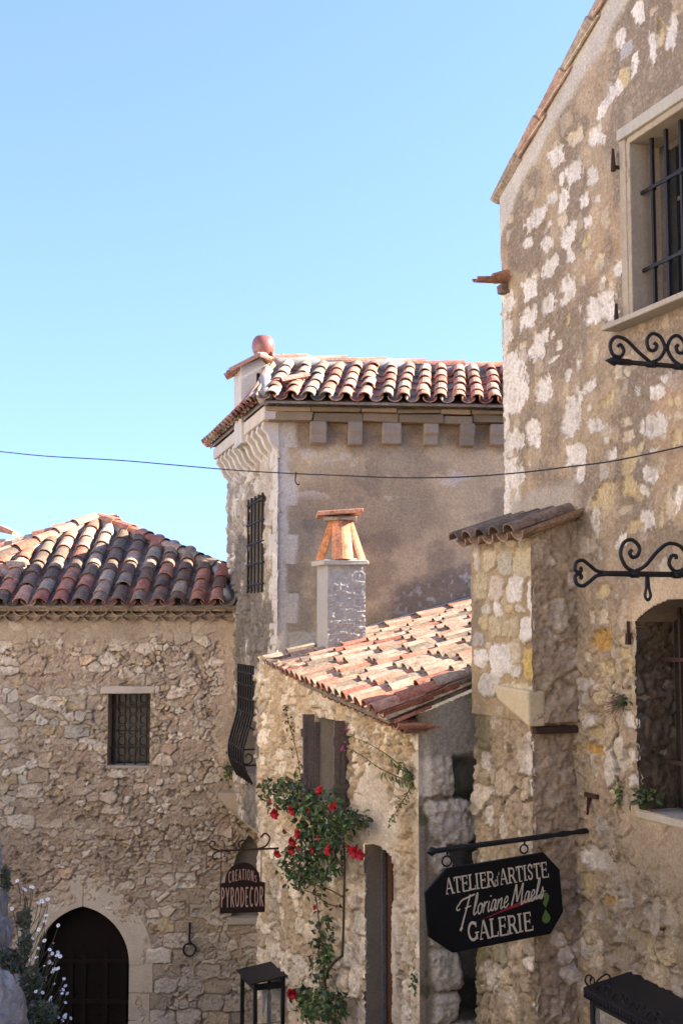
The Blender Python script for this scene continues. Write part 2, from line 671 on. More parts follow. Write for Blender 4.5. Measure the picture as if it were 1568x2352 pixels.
def blob_field(s, t, blobs, seed, ragged=0.35, p=2.8):
    best = np.full(s.shape, -9.0)
    col = np.zeros(s.shape + (3,))
    nz = fbm(s * 16, t * 12, seed, 3) - 0.5
    nz2 = fbm(s * 55, t * 38, seed + 3, 2) - 0.5
    for k, (cs_, ct_, hs, ht, c) in enumerate(blobs):
        reach = 1.7
        w = (np.abs(s - cs_) < hs * reach) & (np.abs(t - ct_) < ht * reach)
        if not w.any():
            continue
        rr = random.Random(seed * 100 + k)
        sh = rr.uniform(-0.35, 0.35)
        ds = (s[w] - cs_ + sh * hs * (t[w] - ct_) / max(ht, .01)) / hs
        dt = (t[w] - ct_) / ht
        d = (np.abs(ds) ** p + np.abs(dt) ** p) ** (1 / p)
        val = 1.0 - d + ragged * 2.2 * nz[w] + ragged * 1.1 * nz2[w]
        up = val > best[w]
        bw = best[w]
        bw[up] = val[up]
        best[w] = bw
        cw = col[w]
        cw[up] = np.asarray(c) * rr.uniform(0.92, 1.06)
        col[w] = cw
    return best, col


# ------------------------------------------------------------------ the ground and the rock beside the street
g = MB()
xs = np.linspace(-60, 60, 61)
ys = np.concatenate([np.linspace(-30, 24, 55), np.linspace(26, 400, 20)])
vs = []
for y in ys:
    for x in xs:
        z = -1.75 - 0.25 * min(max(y, 0), 18) + 0.05 * math.sin(x * 3.1 + y) * math.cos(y * 2.3)
        vs.append((x, y, z))
nx = len(xs)
fs = [(j * nx + i, j * nx + i + 1, (j + 1) * nx + i + 1, (j + 1) * nx + i) for j in range(len(ys) - 1) for i in range(nx - 1)]
g.add(vs, fs, (0.3, 0.27, 0.23))
tag(g.build("ground", M['ground'], smooth=True), "pale paved lane dropping away between the stone houses", "ground", kind='structure')


def rock_lump(mb, c, r, seed, squash=(1, 1, 1), n=40, amp=0.35, col=(0.5, 0.49, 0.47)):
    c = np.asarray(c, float)
    th = np.linspace(0.02, math.pi - 0.02, n)
    ph = np.linspace(0, 2 * math.pi, 2 * n, endpoint=False)
    TH, PH = np.meshgrid(th, ph, indexing='ij')
    X = np.sin(TH) * np.cos(PH)
    Y = np.sin(TH) * np.sin(PH)
    Z = np.cos(TH)
    k = 1.4
    d = fbm(X * k + Z * 0.7 + 5, Y * k - Z * 0.9 + 3, seed, 5) + 0.5 * np.abs(fbm(X * 3.2 + Z * 2 + 8, Y * 3.2 + Z * 2.5, seed + 4, 4) - 0.5) * 2 - 0.6
    d2 = np.abs(fbm(X * 6 + Z * 3 + 2, Y * 6 + Z * 5, seed + 7, 4) - 0.5)
    d3 = np.abs(fbm(X * 13 + Y * 9, Z * 14 + Y * 6, seed + 8, 3) - 0.5)
    R = 1 + amp * (d * 1.3 - 0.9 * d2 - 0.5 * d3 + 0.22 * (fbm(PH * 5 + 1.3 * Z, TH * 1.2, seed + 9, 4) - 0.5))
    pts = np.stack([X * R * squash[0], Y * R * squash[1], Z * R * squash[2]], -1) * r + c
    m = 2 * n
    vs = pts.reshape(-1, 3)
    fs = [(i * m + j, i * m + (j + 1) % m, (i + 1) * m + (j + 1) % m, (i + 1) * m + j) for i in range(n - 1) for j in range(m)]
    fs = [f[::-1] for f in fs]
    mb.add(vs, fs, col)


rk = MB()
rock_lump(rk, (-2.86, 7.9, -2.75), 1.15, 3, (0.72, 1.25, 1.35), 150, 0.36, (0.40, 0.365, 0.32))
rock_lump(rk, (-2.22, 7.8, -2.7), 0.42, 11, (0.6, 0.8, 1.9), 110, 0.45, (0.40, 0.365, 0.32))
tag(rk.build("limestone_outcrop", M['rock'], smooth=True), "pale grey limestone outcrop at the lower left edge of the lane", "rock", kind='structure')
ck = MB()  # unseen lumps added: one bounces warm light, two cut the sky light
rock_lump(ck, (-9.4, 5.0, -1.0), 1.0, 61, (4.0, 12.0, 7.5), 70, 0.18, (0.60, 0.53, 0.44))
rock_lump(ck, (-4.75, 9.0, -4.2), 1.0, 71, (1.2, 4.0, 3.2), 50, 0.15, (0.40, 0.35, 0.28))
rock_lump(ck, (-4.0, -15.0, -2.0), 1.0, 67, (14.0, 7.5, 11.0), 60, 0.16, (0.50, 0.43, 0.34))
tag(ck.build("added_light_rock", M['rock'], smooth=True), "unseen pale rock added to bounce warm light and block sky light", "added_light_rock", kind='structure')
bo = MB()
rock_lump(bo, (-1.86, 6.2, -2.08), 0.34, 21, (0.9, 1.0, 1.3), 90, 0.26, (0.38, 0.345, 0.30))
tag(bo.build("boulder", M['rock'], smooth=True), "rounded grey boulder low in the left corner below the daisies", "rock")

# ------------------------------------------------------------------ the house at the end of the lane (left)
LH = thing("stone_house", (-3.2, 17.6, -6.1), "low rubble stone house with a hipped clay tile roof and a dark pointed arch door", "house")
PL = Plane((0, 17.4, 0), (1, 0, 0))
MORT_L = (0.37, 0.29, 0.215)


def pat_left(s, t):
    h1, c1 = rubble(s, t, 0.235, 0.15, 5, RUB, MORT_L, amp=0.044, cover=0.38, rough=0.011)
    h2, c2 = rubble(s, t, 0.36, 0.205, 8, LIME, MORT_L, amp=0.036, cover=0.14, jit=0.35, mw=0.06, rough=0.006, p=5)
    # squared blocks low on the right and beside the window, rough rubble elsewhere
    k = sstep(-3.3, -3.6, t + 0.5 * (fbm(s * 2, t * 2, 31, 3) - 0.5)) * sstep(-2.95, -2.7, s)
    k = np.maximum(k, sstep(0.44, 0.54, fbm(s * 1.1 + 4, t * 0.9, 33, 2)) * sstep(-3.35, -3.5, s) * sstep(-0.75, -0.95, t) * sstep(-3.2, -2.7, t))
    h = lerp(h1, h2, k)
    c = lerp3(c1, 0, k * 0) * (1 - k)[..., None] + c2 * k[..., None]
    # smoother grey-brown render left under the eaves
    m = sstep(-0.40, -0.12, t + 0.35 * (fbm(s * 2.2, t * 3, 41, 4) - 0.5))
    h = lerp(h, 0.03 + 0.012 * (fbm(s * 14, t * 14, 42, 4) - 0.5), m * 0.85)
    c = lerp3(c, (0.33, 0.27, 0.20), m * 0.75)
    # warm smear of mortar beside the tower
    m2 = sstep(-1.85, -1.6, s + 0.12 * (fbm(t * 3, s * 3, 43, 3) - 0.5)) * sstep(-2.6, -2.0, t)
    h = lerp(h, 0.035, m2 * 0.8)
    c = lerp3(c, (0.46, 0.35, 0.24), m2 * 0.7)
    # dirt: big soft blotches
    d = fbm(s * 0.9, t * 0.7, 44, 4)
    c = c * (0.62 + 0.60 * d)[..., None]
    # greyer foot of the wall on the right
    m3 = sstep(-4.2, -4.9, t) * sstep(-2.9, -2.4, s)
    c = lerp3(c, (0.30, 0.275, 0.235), m3 * 0.55)
    return h, c


WINL = (-3.288, -2.69, -2.0, -0.985)
AX0, AX1, ASP, AAP = -4.24, -2.935, -4.72, -3.93     # pointed arch: jambs, springing, apex


def arch_poly(x0, x1, zs, za, n=14):
    """pointed arch outline (x, z) from left springing over the apex to the right springing"""
    w = x1 - x0
    hgt = za - zs
    xm = (x0 + x1) / 2
    R = (hgt * hgt + (w / 2) ** 2) / w                 # circle through springing and apex, centre on the springing line
    pts = []
    a_end = math.atan2(hgt, xm - (x0 + R))
    for k in range(n + 1):
        a = math.pi + (a_end - math.pi) * k / n
        pts.append((x0 + R + R * math.cos(a), zs + R * math.sin(a)))
    right = [(2 * xm - x, z) for x, z in pts[:-1]][::-1]
    return pts + right


def in_arch(x, z, x0, x1, zs, za):
    w = x1 - x0
    hgt = za - zs
    R = (hgt * hgt + (w / 2) ** 2) / w
    return (z < zs) & (x > x0) & (x < x1) | (z >= zs) & ((x - x0 - R) ** 2 + (z - zs) ** 2 < R * R) & ((x - x1 + R) ** 2 + (z - zs) ** 2 < R * R)


NX0, NX1, NSP, NAP, NBOT = -1.52, -1.06, -3.55, -2.95, -4.08


def cut_left(s, t):
    niche = in_arch(s, t, NX0, NX1, NSP, NAP) & (t > NBOT)
    return in_arch(s, t, AX0 + 0.02 - 0.1, AX1 + 0.1, ASP, AAP + 0.1) | niche


wall("wall", PL, -5.6, -0.35, -6.1, 0.22, 0.0125, pat_left, LH, holes=[WINL], cut=cut_left)
# arch surround: smooth dressed voussoirs, two big curved stones and jamb blocks
sur = MB()
ins = arch_poly(AX0, AX1, ASP, AAP, 16)
out = arch_poly(AX0 - 0.33, AX1 + 0.33, ASP, AAP + 0.42, 16)
nP = len(ins)
mid = nP // 2
y0, y1 = 17.36, 17.62
for lo, hi, cc in ((0, mid, (0.50, 0.445, 0.35)), (mid, nP - 1, (0.53, 0.47, 0.375))):
    for k in range(lo, hi):
        pass
    xo = 0.004 if lo == mid else -0.004
    vs, fs = [], []
    nn_ = hi - lo + 1
    for k in range(lo, hi + 1):
        sh_ = xo if k == mid else 0.0
        wv = 0.012 * math.sin(k * 2.1)
        for (x_, z_), yy in ((ins[k], y0), (ins[k], y1), (out[k], y0 + 0.012), (out[k], y1)):
            vs.append((x_ + sh_, yy, z_ + (wv if yy == y0 + 0.012 else 0)))
    for i in range(nn_ - 1):
        a_, b_ = 4 * i, 4 * (i + 1)
        fs += [(a_, a_ + 2, b_ + 2, b_), (a_ + 1, a_, b_, b_ + 1), (a_ + 2, a_ + 3, b_ + 3, b_ + 2)]
    e_ = 4 * (nn_ - 1)
    fs += [(0, 1, 3, 2), (e_, e_ + 2, e_ + 3, e_ + 1)]
    sur.add(vs, fs, cc)
z = ASP
k = 0
for side, x in ((-1, AX0), (1, AX1)):
    z = ASP
    while z > -6.1:
        hgt = rng.uniform(0.36, 0.5)
        wd = rng.choice((0.33, 0.38, 0.29))
        f = rng.uniform(0.9, 1.08)
        sur.box((x if side > 0 else x - wd, y0 + rng.uniform(0, .012), z - hgt + 0.006), (wd, 0, 0), (0, y1 - y0, 0), (0, 0, hgt - 0.008), (0.50 * f, 0.445 * f, 0.355 * f))
        z -= hgt
sur.build("door_surround", M['stone'], LH, bevel=0.008)
dr = MB()
leaf = arch_poly(AX0 - 0.02, AX1 + 0.02, ASP, AAP + 0.02, 12)
poly = [(x, 17.60, zz) for x, zz in leaf] + [(AX1 + 0.02, 17.60, -6.1), (AX0 - 0.02, 17.60, -6.1)]
dr.prism(poly, (0, 0.06, 0), (0.010, 0.007, 0.006))
DOOR = dr.build("door", M['wood'], LH)
fr = MB()
for x in (AX0 + 0.1, AX0 + 0.42, (AX0 + AX1) / 2 - .05, AX1 - 0.4, AX1 - 0.14):
    fr.box((x, 17.572, -6.1), (0.07, 0, 0), (0, 0.03, 0), (0, 0, 1.5), (0.013, 0.009, 0.007))
for zz in (-4.75, -5.3):
    fr.box((AX0 + 0.02, 17.565, zz), (AX1 - AX0 - .04, 0, 0), (0, 0.036, 0), (0, 0, 0.06), (0.015, 0.010, 0.008))
for k in range(26):
    a = V(rng.uniform(AX0 + .2, AX1 - .2), 17.59, rng.uniform(-5.9, -4.4))
    fr.lathe(a, [(0.0001, -0.02), (0.014, -0.012), (0.018, 0.0)], 6, V(0, 1, 0), (0.014, 0.010, 0.009))
fr.build("door_rails", M['wood'], DOOR)
# window: opening, grille and bull's-eye leading behind it
wn = MB()
x0, x1, zb, zt = WINL
for a, b_, c in (((x0, 17.40, zb), (0, 0.30, 0), (0, 0, zt - zb)), ((x1, 17.40, zb), (0, 0.30, 0), (0, 0, zt - zb))):
    off = -0.03 if a[0] == x0 else 0.0
    wn.box((a[0] + off, 17.385, a[2]), (0.03, 0, 0), b_, c, (0.40, 0.31, 0.22))
wn.box((x0, 17.385, zt), (x1 - x0, 0, 0), (0, 0.3, 0), (0, 0, 0.03), (0.36, 0.3, 0.23))
WIN = wn.build("window", M['stone'], LH, bevel=0.004)
q = MB()
q.box((x0 - 0.02, 17.37, zb - 0.035), (x1 - x0 + .04, 0, 0), (0, 0.3, 0), (0, 0, 0.035), (0.34, 0.31, 0.27), 0.004)
q.build("sill", M['stone'], WIN)
q = MB()
q.box((x0 - 0.1, 17.345, zt - 0.005), (x1 - x0 + .16, 0, 0), (0, 0.1, 0), (0, 0, 0.095), (0.46, 0.41, 0.34), 0.016)
q.build("lintel", M['stone'], WIN, bevel=0.012)
q = MB()
q.box((x0, 17.70, zb), (x1 - x0, 0, 0), (0, 0.02, 0), (0, 0, zt - zb), (0.012, 0.013, 0.013))
q.build("pane", M['pane'], WIN)
q = MB()
for i in range(3):
    for j in range(6):
        cx = x0 + 0.15 + i * 0.155
        cz = zt - 0.1 - j * 0.15
        q.tube([V(cx + 0.062 * math.cos(a), 17.69, cz + 0.062 * math.sin(a)) for a in np.linspace(0, 2 * math.pi, 17)], 0.005, 5, (0.05, 0.045, 0.04), cap=False)
for zz in (-1.55,):
    q.box((x0, 17.675, zz), (x1 - x0, 0, 0), (0, 0.02, 0), (0, 0, 0.012), (0.07, 0.06, 0.05))
q.build("leading", M['wood'], WIN)
q = MB()
for i in range(4):
    xx = x0 + 0.07 + i * 0.152
    q.tube([V(xx, 17.5, zb - 0.01), V(xx, 17.5, zb + 0.1), V(xx, 17.5, zt)], [0.016, 0.010, 0.011], 8, (0.03, 0.025, 0.022))
for zz in (zt - 0.21, zb + 0.235):
    q.tube([V(x0 - 0.02, 17.49, zz), V(x1 + 0.03, 17.49, zz)], 0.010, 6, (0.03, 0.025, 0.022))
q.build("grille", M['rustiron'], WIN)
# blind pointed niche with a ledge
q = MB()
poly = [(x, 17.50, zz) for x, zz in arch_poly(NX0 - .03, NX1 + .03, NSP, NAP + .03, 8)] + [(NX1 + .03, 17.50, NBOT - .03), (NX0 - .03, 17.50, NBOT - .03)]
q.prism(poly, (0, 0.04, 0), (0.15, 0.135, 0.115))
NI = q.build("niche", M['stone'], LH)
q = MB()
q.box((NX0 - 0.06, 17.33, NBOT - 0.09), (NX1 - NX0 + .14, 0, 0), (0, 0.2, 0), (0, 0, 0.09), (0.36, 0.33, 0.28), 0.008)
q.build("ledge", M['stone'], NI, bevel=0.01)
# corbel stone in the angle with the tower
q = MB()
pf = [(0.10, 0.0), (-0.24, 0.0), (-0.24, 0.05), (-0.12, 0.2), (0.02, 0.27), (0.10, 0.27)]
q.prism([(-1.44 + a * 1.05, 17.0, -2.33 - b) for a, b in pf], (0, 0.42, 0), (0.40, 0.33, 0.24))
q.build("corbel", M['stone'], LH, bevel=0.015)

# roof
EZ, EY = 0.235, 17.08
AP = at(225, 1197, 19.5)
SL = (AP[2] - EZ) / (AP[1] - EY)


def front_z(y):
    return EZ + SL * (y - EY)


HL = V(-5.14, 18.2, front_z(18.2))                    # the front-left hip
SILL = at(-60, 1277, 19.5)
rf = MB()
dirL = unit((HL - AP)[:2])


def left_of_hip(p):
    d = V(p[0] - AP[0], p[1] - AP[1])
    return dirL[0] * d[1] - dirL[1] * d[0]


def clipF(p):
    # right hip runs from the apex to the front right corner
    r = V(p[0] - AP[0], p[1] - AP[1])
    hipR = unit(V(-1.67, 18.0) - AP[:2])
    right = hipR[0] * r[1] - hipR[1] * r[0]
    return right < -0.02 and left_of_hip(p) > -0.02 and not (p[0] > -1.75 + 0.0 and p[1] > 17.4 + (-(p[0] + 1.5)) / 0.27 - 0.25)


def mixL(a, b):
    return (3, 1.8, 3, 4.5, 2)  # weathered browns, dark tiles weighted up for the shadow over this slope


x0r, x1r = -6.0, -1.32
tile_roof(rf, (x0r, EY, EZ), (x1r, EY, EZ), (x0r, AP[1], AP[2]), (x1r, AP[1], AP[2]), 17, 8, mixL, clipF)
# slope turning away to the left
lw = at(-260, 1420, 18.2)
c00 = V(-7.6, 20.6, 0.30)
c10 = V(-6.6, 17.0, 0.30)
tile_roof(rf, c00, c10, AP + V(-0.05, 0.9, 0), AP, 14, 8, lambda a, b: (5, 3, 1.5, 0.6, 0.6),
          lambda p: left_of_hip(p) < 0.05)
ROOF = rf.build("roof", M['tile'], LH)
q = MB()
deck(q, V(x0r, EY + 0.03, EZ + 0.0), V(x1r, EY + 0.03, EZ), V(-1.45, 18.02, front_z(18.02)), AP + V(0, 0, -0.0))
q.f = q.f
q.add([V(x0r, EY + 0.05, EZ - 0.01), AP + V(0, 0, -0.02), V(-7.8, 20.6, 0.2)], [(0, 1, 2)], (0.2, 0.17, 0.14))
q.add([AP + V(0, 0, -0.02), V(-1.3, 18.02, front_z(18.02)), V(-1.6, 21.9, 0.2), V(-7.8, 21.9, 0.2)], [(0, 1, 2, 3)], (0.4, 0.2, 0.12))
q.build("roof_deck", M['tile'], ROOF)
q = MB()
caps(q, AP + V(0.95 * (-1.72 - AP[0]), 0.95 * (17.95 - AP[1]), 0.95 * (front_z(17.95) - AP[2]) + 0.05), AP + V(0.06, -.03, 0.06), 7, 0.125, (3, 2, 2, 1, 1))
caps(q, at(-60, 1279, 19.4), AP + V(-0.05, 0, 0.05), 6, 0.13, (6, 3, 1, 0, 0))
caps(q, HL + (HL - AP) * 0.2 + V(0, 0, 0.07), AP + V(-.06, -0.1, 0.05), 6, 0.13, (5, 4, 1, 0.3, 0.5))
a3, b3 = V(-5.42, 17.66, front_z(17.66) + 0.09), V(-4.66, 18.02, front_z(18.02) + 0.09)
caps(q, a3, b3, 3, 0.13, (5, 4, 1, 0, 0))
q.build("ridge_tiles", M['tile'], ROOF)
q = MB()
lumps(q, HL + (HL - AP) * 0.2, AP, 16, 0.12, (0.33, 0.31, 0.28), 4)
lumps(q, V(-1.75, 17.98, front_z(17.98)), AP, 18, 0.10, (0.3, 0.28, 0.25), 5)
lumps(q, at(-60, 1283, 19.4), AP, 14, 0.11, (0.36, 0.33, 0.3), 6)
lumps(q, a3 - V(0, 0, 0.06), b3 - V(0, 0, 0.06), 8, 0.12, (0.36, 0.33, 0.3), 8)
lumps(q, V(-1.62, 17.2, front_z(17.2) + .03), V(-1.82, 17.95, front_z(17.95) + .03), 8, 0.08, (0.16, 0.15, 0.16), 9)
q.build("ridge_mortar", M['mortar'], ROOF, smooth=True)
# two wavy courses of clay under the eaves
q = MB()
for row, (yy, zz, off) in enumerate(((17.2, 0.165, 0.0), (17.29, 0.085, 0.5))):
    n_ = 20
    for i in range(n_):
        xx = x0r + 0.4 + (i + off) * 0.2755
        if xx > -1.5:
            continue
        barrel(q, V(xx, yy, zz), V(0, 1, 0), V(1, 0, 0), V(0, 0, 1), 0.25, 0.12, 0.11, [c * 0.8 for c in rng.choice(PALE)], up=False, spread=80)
    q.box((x0r + .2, yy + 0.03, zz - 0.005), (-1.42 - x0r - .2, 0, 0), (0, 0.22, 0), (0, 0, 0.055), (0.35, 0.28, 0.21))
q.build("eaves_course", M['tile'], ROOF)
# back and left walls, out of sight
q = MB()
q.box((-7.4, 17.5, -6.2), (0.3, 0, 0), (0, 4.2, 0), (0, 0, 6.4), (0.4, 0.33, 0.26))
q.box((-7.1, 21.4, -6.2), (6.0, 0, 0), (0, 0.3, 0), (0, 0, 6.4), (0.4, 0.33, 0.26))
q.box((-7.4, 17.42, -6.2), (1.8, 0, 0), (0, 0.08, 0), (0, 0, 6.42), (0.4, 0.33, 0.26))
q.build("side_walls", M['stone'], LH)

# ------------------------------------------------------------------ the tower house
TH = thing("tower_house", (0.6, 16.2, -6.0), "tall old house with corbelled eaves, a rough rendered front and a barred side window", "house")
ET = unit(V(1, 0.1, 0))
PF = Plane((-0.72, 14.5, 0), (1, 0.1, 0))
PS = Plane((-0.72, 14.5, 0), (-0.27, 1, 0))            # s = 0 at the near corner, s grows away


def pat_front(s, t):
    f1 = fbm(s * 34, t * 34, 101, 4) - 0.5
    f2 = fbm(s * 7, t * 7, 102, 4) - 0.5
    lumps_ = sstep(0.56, 0.72, fbm(s * 40, t * 40, 103, 3))
    h = 0.010 * f1 + 0.005 * f2 + 0.004 * lumps_
    c = np.zeros(s.shape + (3,)) + np.array((0.46, 0.355, 0.225))
    c = lerp3(c, (0.46, 0.38, 0.25), sstep(0.45, 0.7, fbm(s * 1.5, t * 1.5, 104, 3)))
    # soot and old damp: dark round the cottage chimney and along the foot; a darker band below the cornice
    d = sstep(0.5, 0.0, np.hypot((s - 0.95) / 1.5, (t - 1.35) / 0.75) + 0.5 * (fbm(s * 3, t * 3, 105, 4) - 0.5) - 0.45)
    c = lerp3(c, (0.085, 0.075, 0.068), d * 0.38)
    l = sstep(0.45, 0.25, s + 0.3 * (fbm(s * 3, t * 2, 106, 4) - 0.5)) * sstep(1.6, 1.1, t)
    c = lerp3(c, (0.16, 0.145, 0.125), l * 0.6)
    foot = -0.5 + 0.276 * s + 0.14
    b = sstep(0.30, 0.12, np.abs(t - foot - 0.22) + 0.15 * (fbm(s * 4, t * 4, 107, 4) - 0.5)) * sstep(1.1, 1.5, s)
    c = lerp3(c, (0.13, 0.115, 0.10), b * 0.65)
    spk = sstep(0.66, 0.74, fbm(s * 18, t * 18, 108, 2))
    c = lerp3(c, (0.50, 0.47, 0.44), spk * b * 0.7)
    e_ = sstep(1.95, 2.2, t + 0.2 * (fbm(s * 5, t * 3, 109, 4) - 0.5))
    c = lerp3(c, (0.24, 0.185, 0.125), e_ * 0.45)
    dk = sstep(0.52, 0.66, fbm(s * 2.6, t * 3.2, 110, 5))
    c = lerp3(c, (0.15, 0.12, 0.10), dk * 0.4)
    # pale patches near the top and corner
    pat = sstep(0.62, 0.67, fbm(s * 2.4 + 2, t * 4 + 1, 111, 4)) * sstep(1.4, 1.6, t) * sstep(2.2, 2.0, t)
    c = lerp3(c, (0.50, 0.43, 0.36), pat * 0.8)
    q = sstep(0.16, 0.1, s + 0.10 * (fbm(t * 3, s * 6, 112, 4) - 0.5) - 0.06 * np.sign(np.sin(t * 9)))
    c = lerp3(c, (0.50, 0.46, 0.40), q * 0.8)
    # smooth cement fillet along the cottage roof
    ce = sstep(0.03, 0.0, t - foot + 0.05 * (fbm(s * 6, t * 6, 113, 2) - 0.5))
    ce = np.maximum(ce, sstep(0.95, 0.8, s + 0.15 * (fbm(s * 4, t * 4, 115, 3) - .5)) * sstep(-0.06, -0.12, t + 0.1 * (fbm(s * 5, t * 2, 114, 3) - 0.5)) * sstep(.02, .1, s))
    c = lerp3(c, (0.27, 0.255, 0.23), ce * 0.9)
    h = lerp(h, 0.012 + h * 0.12, ce)
    return h, c


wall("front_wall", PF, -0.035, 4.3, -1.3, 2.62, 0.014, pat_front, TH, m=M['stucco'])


def pat_side(s, t):
    h, c = rubble(s, t, 0.30, 0.19, 131, [(0.56, 0.515, 0.44), (0.45, 0.40, 0.325), (0.62, 0.575, 0.50), (0.36, 0.30, 0.23), (0.52, 0.465, 0.38)], (0.27, 0.22, 0.155),
                  amp=0.045, cover=0.20, rough=0.010)
    d = sstep(0.47, 0.62, fbm(s * 1.2, t * 2.0, 132, 5)) * sstep(1.9, 1.2, t)
    c = lerp3(c, (0.13, 0.115, 0.10), d * 0.8)
    pl_ = sstep(0.5, 0.58, fbm(s * 1.4, t * 1.1 + 3, 133, 4)) * sstep(1.1, 1.6, t)
    c = lerp3(c, (0.47, 0.40, 0.31), pl_ * 0.7)
    h = lerp(h, 0.035, pl_ * 0.7)
    # quoins up the near corner
    row = np.floor(t / 0.27)
    wq = np.where(np.mod(row, 2) > 0, 0.46, 0.28)
    qm = sstep(0.02, 0.0, s - wq) * sstep(0.0, 0.012, np.abs(np.mod(t / 0.27, 1) - 0.0) * 0.27) * sstep(0.0, 0.012, (1 - np.mod(t / 0.27, 1)) * 0.27)
    nz = fbm(s * 9, t * 9, 134, 4)
    qm = qm * sstep(0.36, 0.46, nz + 0.08)
    c = lerp3(c, (0.58, 0.54, 0.47), qm * 0.85)
    h = lerp(h, 0.045 + 0.012 * (nz - 0.5), qm)
    return h, c


WT1 = (0.83, 1.90, 0.40, 1.63)
WT2 = (1.37, 2.46, -1.95, -0.56)
wall("side_wall", PS, -0.02, 3.63, -2.62, 2.62, (0.022, 0.015), pat_side, TH, holes=[WT1, WT2])


def opening(pl, h, depth, parent, name="window", col=(0.36, 0.31, 0.25), th=0.02, pane=(0.02, 0.02, 0.02)):
    """reveal, dark pane behind; returns the window part"""
    a, b, c, d = h
    q = MB()
    n = -pl.n * depth
    q.box(pl.P(a - th, c, 0.01), pl.e * th, n, UP * (d - c), col)
    q.box(pl.P(b, c, 0.01), pl.e * th, n, UP * (d - c), col)
    q.box(pl.P(a - th, d, 0.01), pl.e * (b - a + 2 * th), n, UP * th, col)
    q.box(pl.P(a - th, c - th, 0.01), pl.e * (b - a + 2 * th), n, UP * th, col)
    w = q.build(name, M['stone'], parent)
    q = MB()
    q.box(pl.P(a - th, c - th, -depth), pl.e * (b - a + 2 * th), -pl.n * 0.02, UP * (d - c + 2 * th), pane)
    q.build("pane", M['pane'] if pane[0] < 0.05 else M['cloth'], w)
    return w


w1 = opening(PS, WT1, 0.22, TH)
q = MB()
a, b, c, d = WT1
for i in range(5):
    s = a + 0.06 + (b - a - 0.12) * i / 4
    q.tube([PS.P(s, c - 0.02, 0.05), PS.P(s, d + 0.01, 0.05)], 0.014, 6, (0.03, 0.03, 0.03))
for i in range(5):
    t = c + 0.09 + (d - c - 0.16) * i / 4
    q.tube([PS.P(a - 0.03, t, 0.05), PS.P(b + 0.03, t, 0.05)], 0.013, 6, (0.03, 0.03, 0.03))
q.build("grille", M['iron'], w1)
w2 = opening(PS, WT2, 0.25, TH)
q = MB()
a, b, c, d = WT2


def belly(t):
    k = (t + 1.12) / (-2.05 + 1.12)
    if k <= 0:
        return 0.06
    k = min(k, 1)
    return 0.06 + 0.125 * math.sin(math.pi * k ** 1.5)


for i in range(7):
    s = a + 0.03 + (b - a - 0.06) * i / 6
    pts = [PS.P(s, d, 0.06)] + [PS.P(s, tt, belly(tt)) for tt in np.linspace(-1.12, -2.06, 22)]
    q.tube(pts, 0.018, 6, (0.03, 0.03, 0.03))
for tt in (-0.66, -0.82, -1.0, -1.18, -1.36):
    q.tube([PS.P(a - 0.04, tt, 0.06), PS.P(b + 0.04, tt, 0.06)], 0.014, 6, (0.03, 0.03, 0.03))
for tt in (-1.62, -1.82):
    o = belly(tt)
    q.tube([PS.P(a + .03, tt, 0), PS.P(a + .03, tt, o), PS.P(b - .03, tt, o), PS.P(b - .03, tt, 0)], 0.012, 6, (0.03, 0.03, 0.03))
sp = []
for k in range(26):
    th = k / 25 * 3.6 * math.pi / 2
    r = 0.02 + 0.075 * (k / 25)
    sp.append(PS.P(a + 0.03, -1.72 + r * math.sin(th), 0.12 + r * math.cos(th)))
q.tube(sp, 0.009, 6, (0.03, 0.03, 0.03))
q.build("grille", M['iron'], w2)

# soffit where the upper floors overhang the lane, and the recessed foot of the tower
q = MB()
q.box(PS.P(0.02, -2.66, -0.9), PS.e * 3.6, PS.n * 0.92, UP * 0.05, (0.3, 0.26, 0.2))
q.box(PS.P(0.0, -6.2, -1.0), PS.e * 3.6, PS.n * 0.1, UP * 3.55, (0.42, 0.36, 0.28))
q.box(PF.P(0.02, -6.2, -0.35), PF.e * 4.3, PF.n * 0.3, UP * 4.9, (0.42, 0.36, 0.28))
bk = PS.P(3.62, 0, 0)
q.box((bk[0], bk[1], -6.2), (5.6, 0, 0), (0, -0.1, 0), (0, 0, 8.75), (0.42, 0.36, 0.28))
q.build("rear_wall", M['stone'], TH)

q = MB()  # unseen block added to throw shadow on the left house roof
q.box((-1.15, 18.15, -6.2), (6.0, 0, 0), (0, 3.6, 0), (0, 0, 8.75), (0.42, 0.34, 0.24))
q.build("roof_shade_block", M['stone'], TH)
# unseen wall and eave added to keep the tower front in shade
q = MB()
q.box(PF.P(4.2, -6.2, -0.3), PF.e * 8.0, PF.n * 0.3, UP * 8.75, (0.42, 0.34, 0.24))
q.prism([PF.P(4.1, 2.58, 0.36), PF.P(12.2, 2.58, 0.36), PF.P(12.2, 3.3, -1.5), PF.P(4.1, 3.3, -1.5)], V(0, 0, 0.06), (0.4, 0.2, 0.12))
q.build("eave_shade_block", M['stone'], TH)
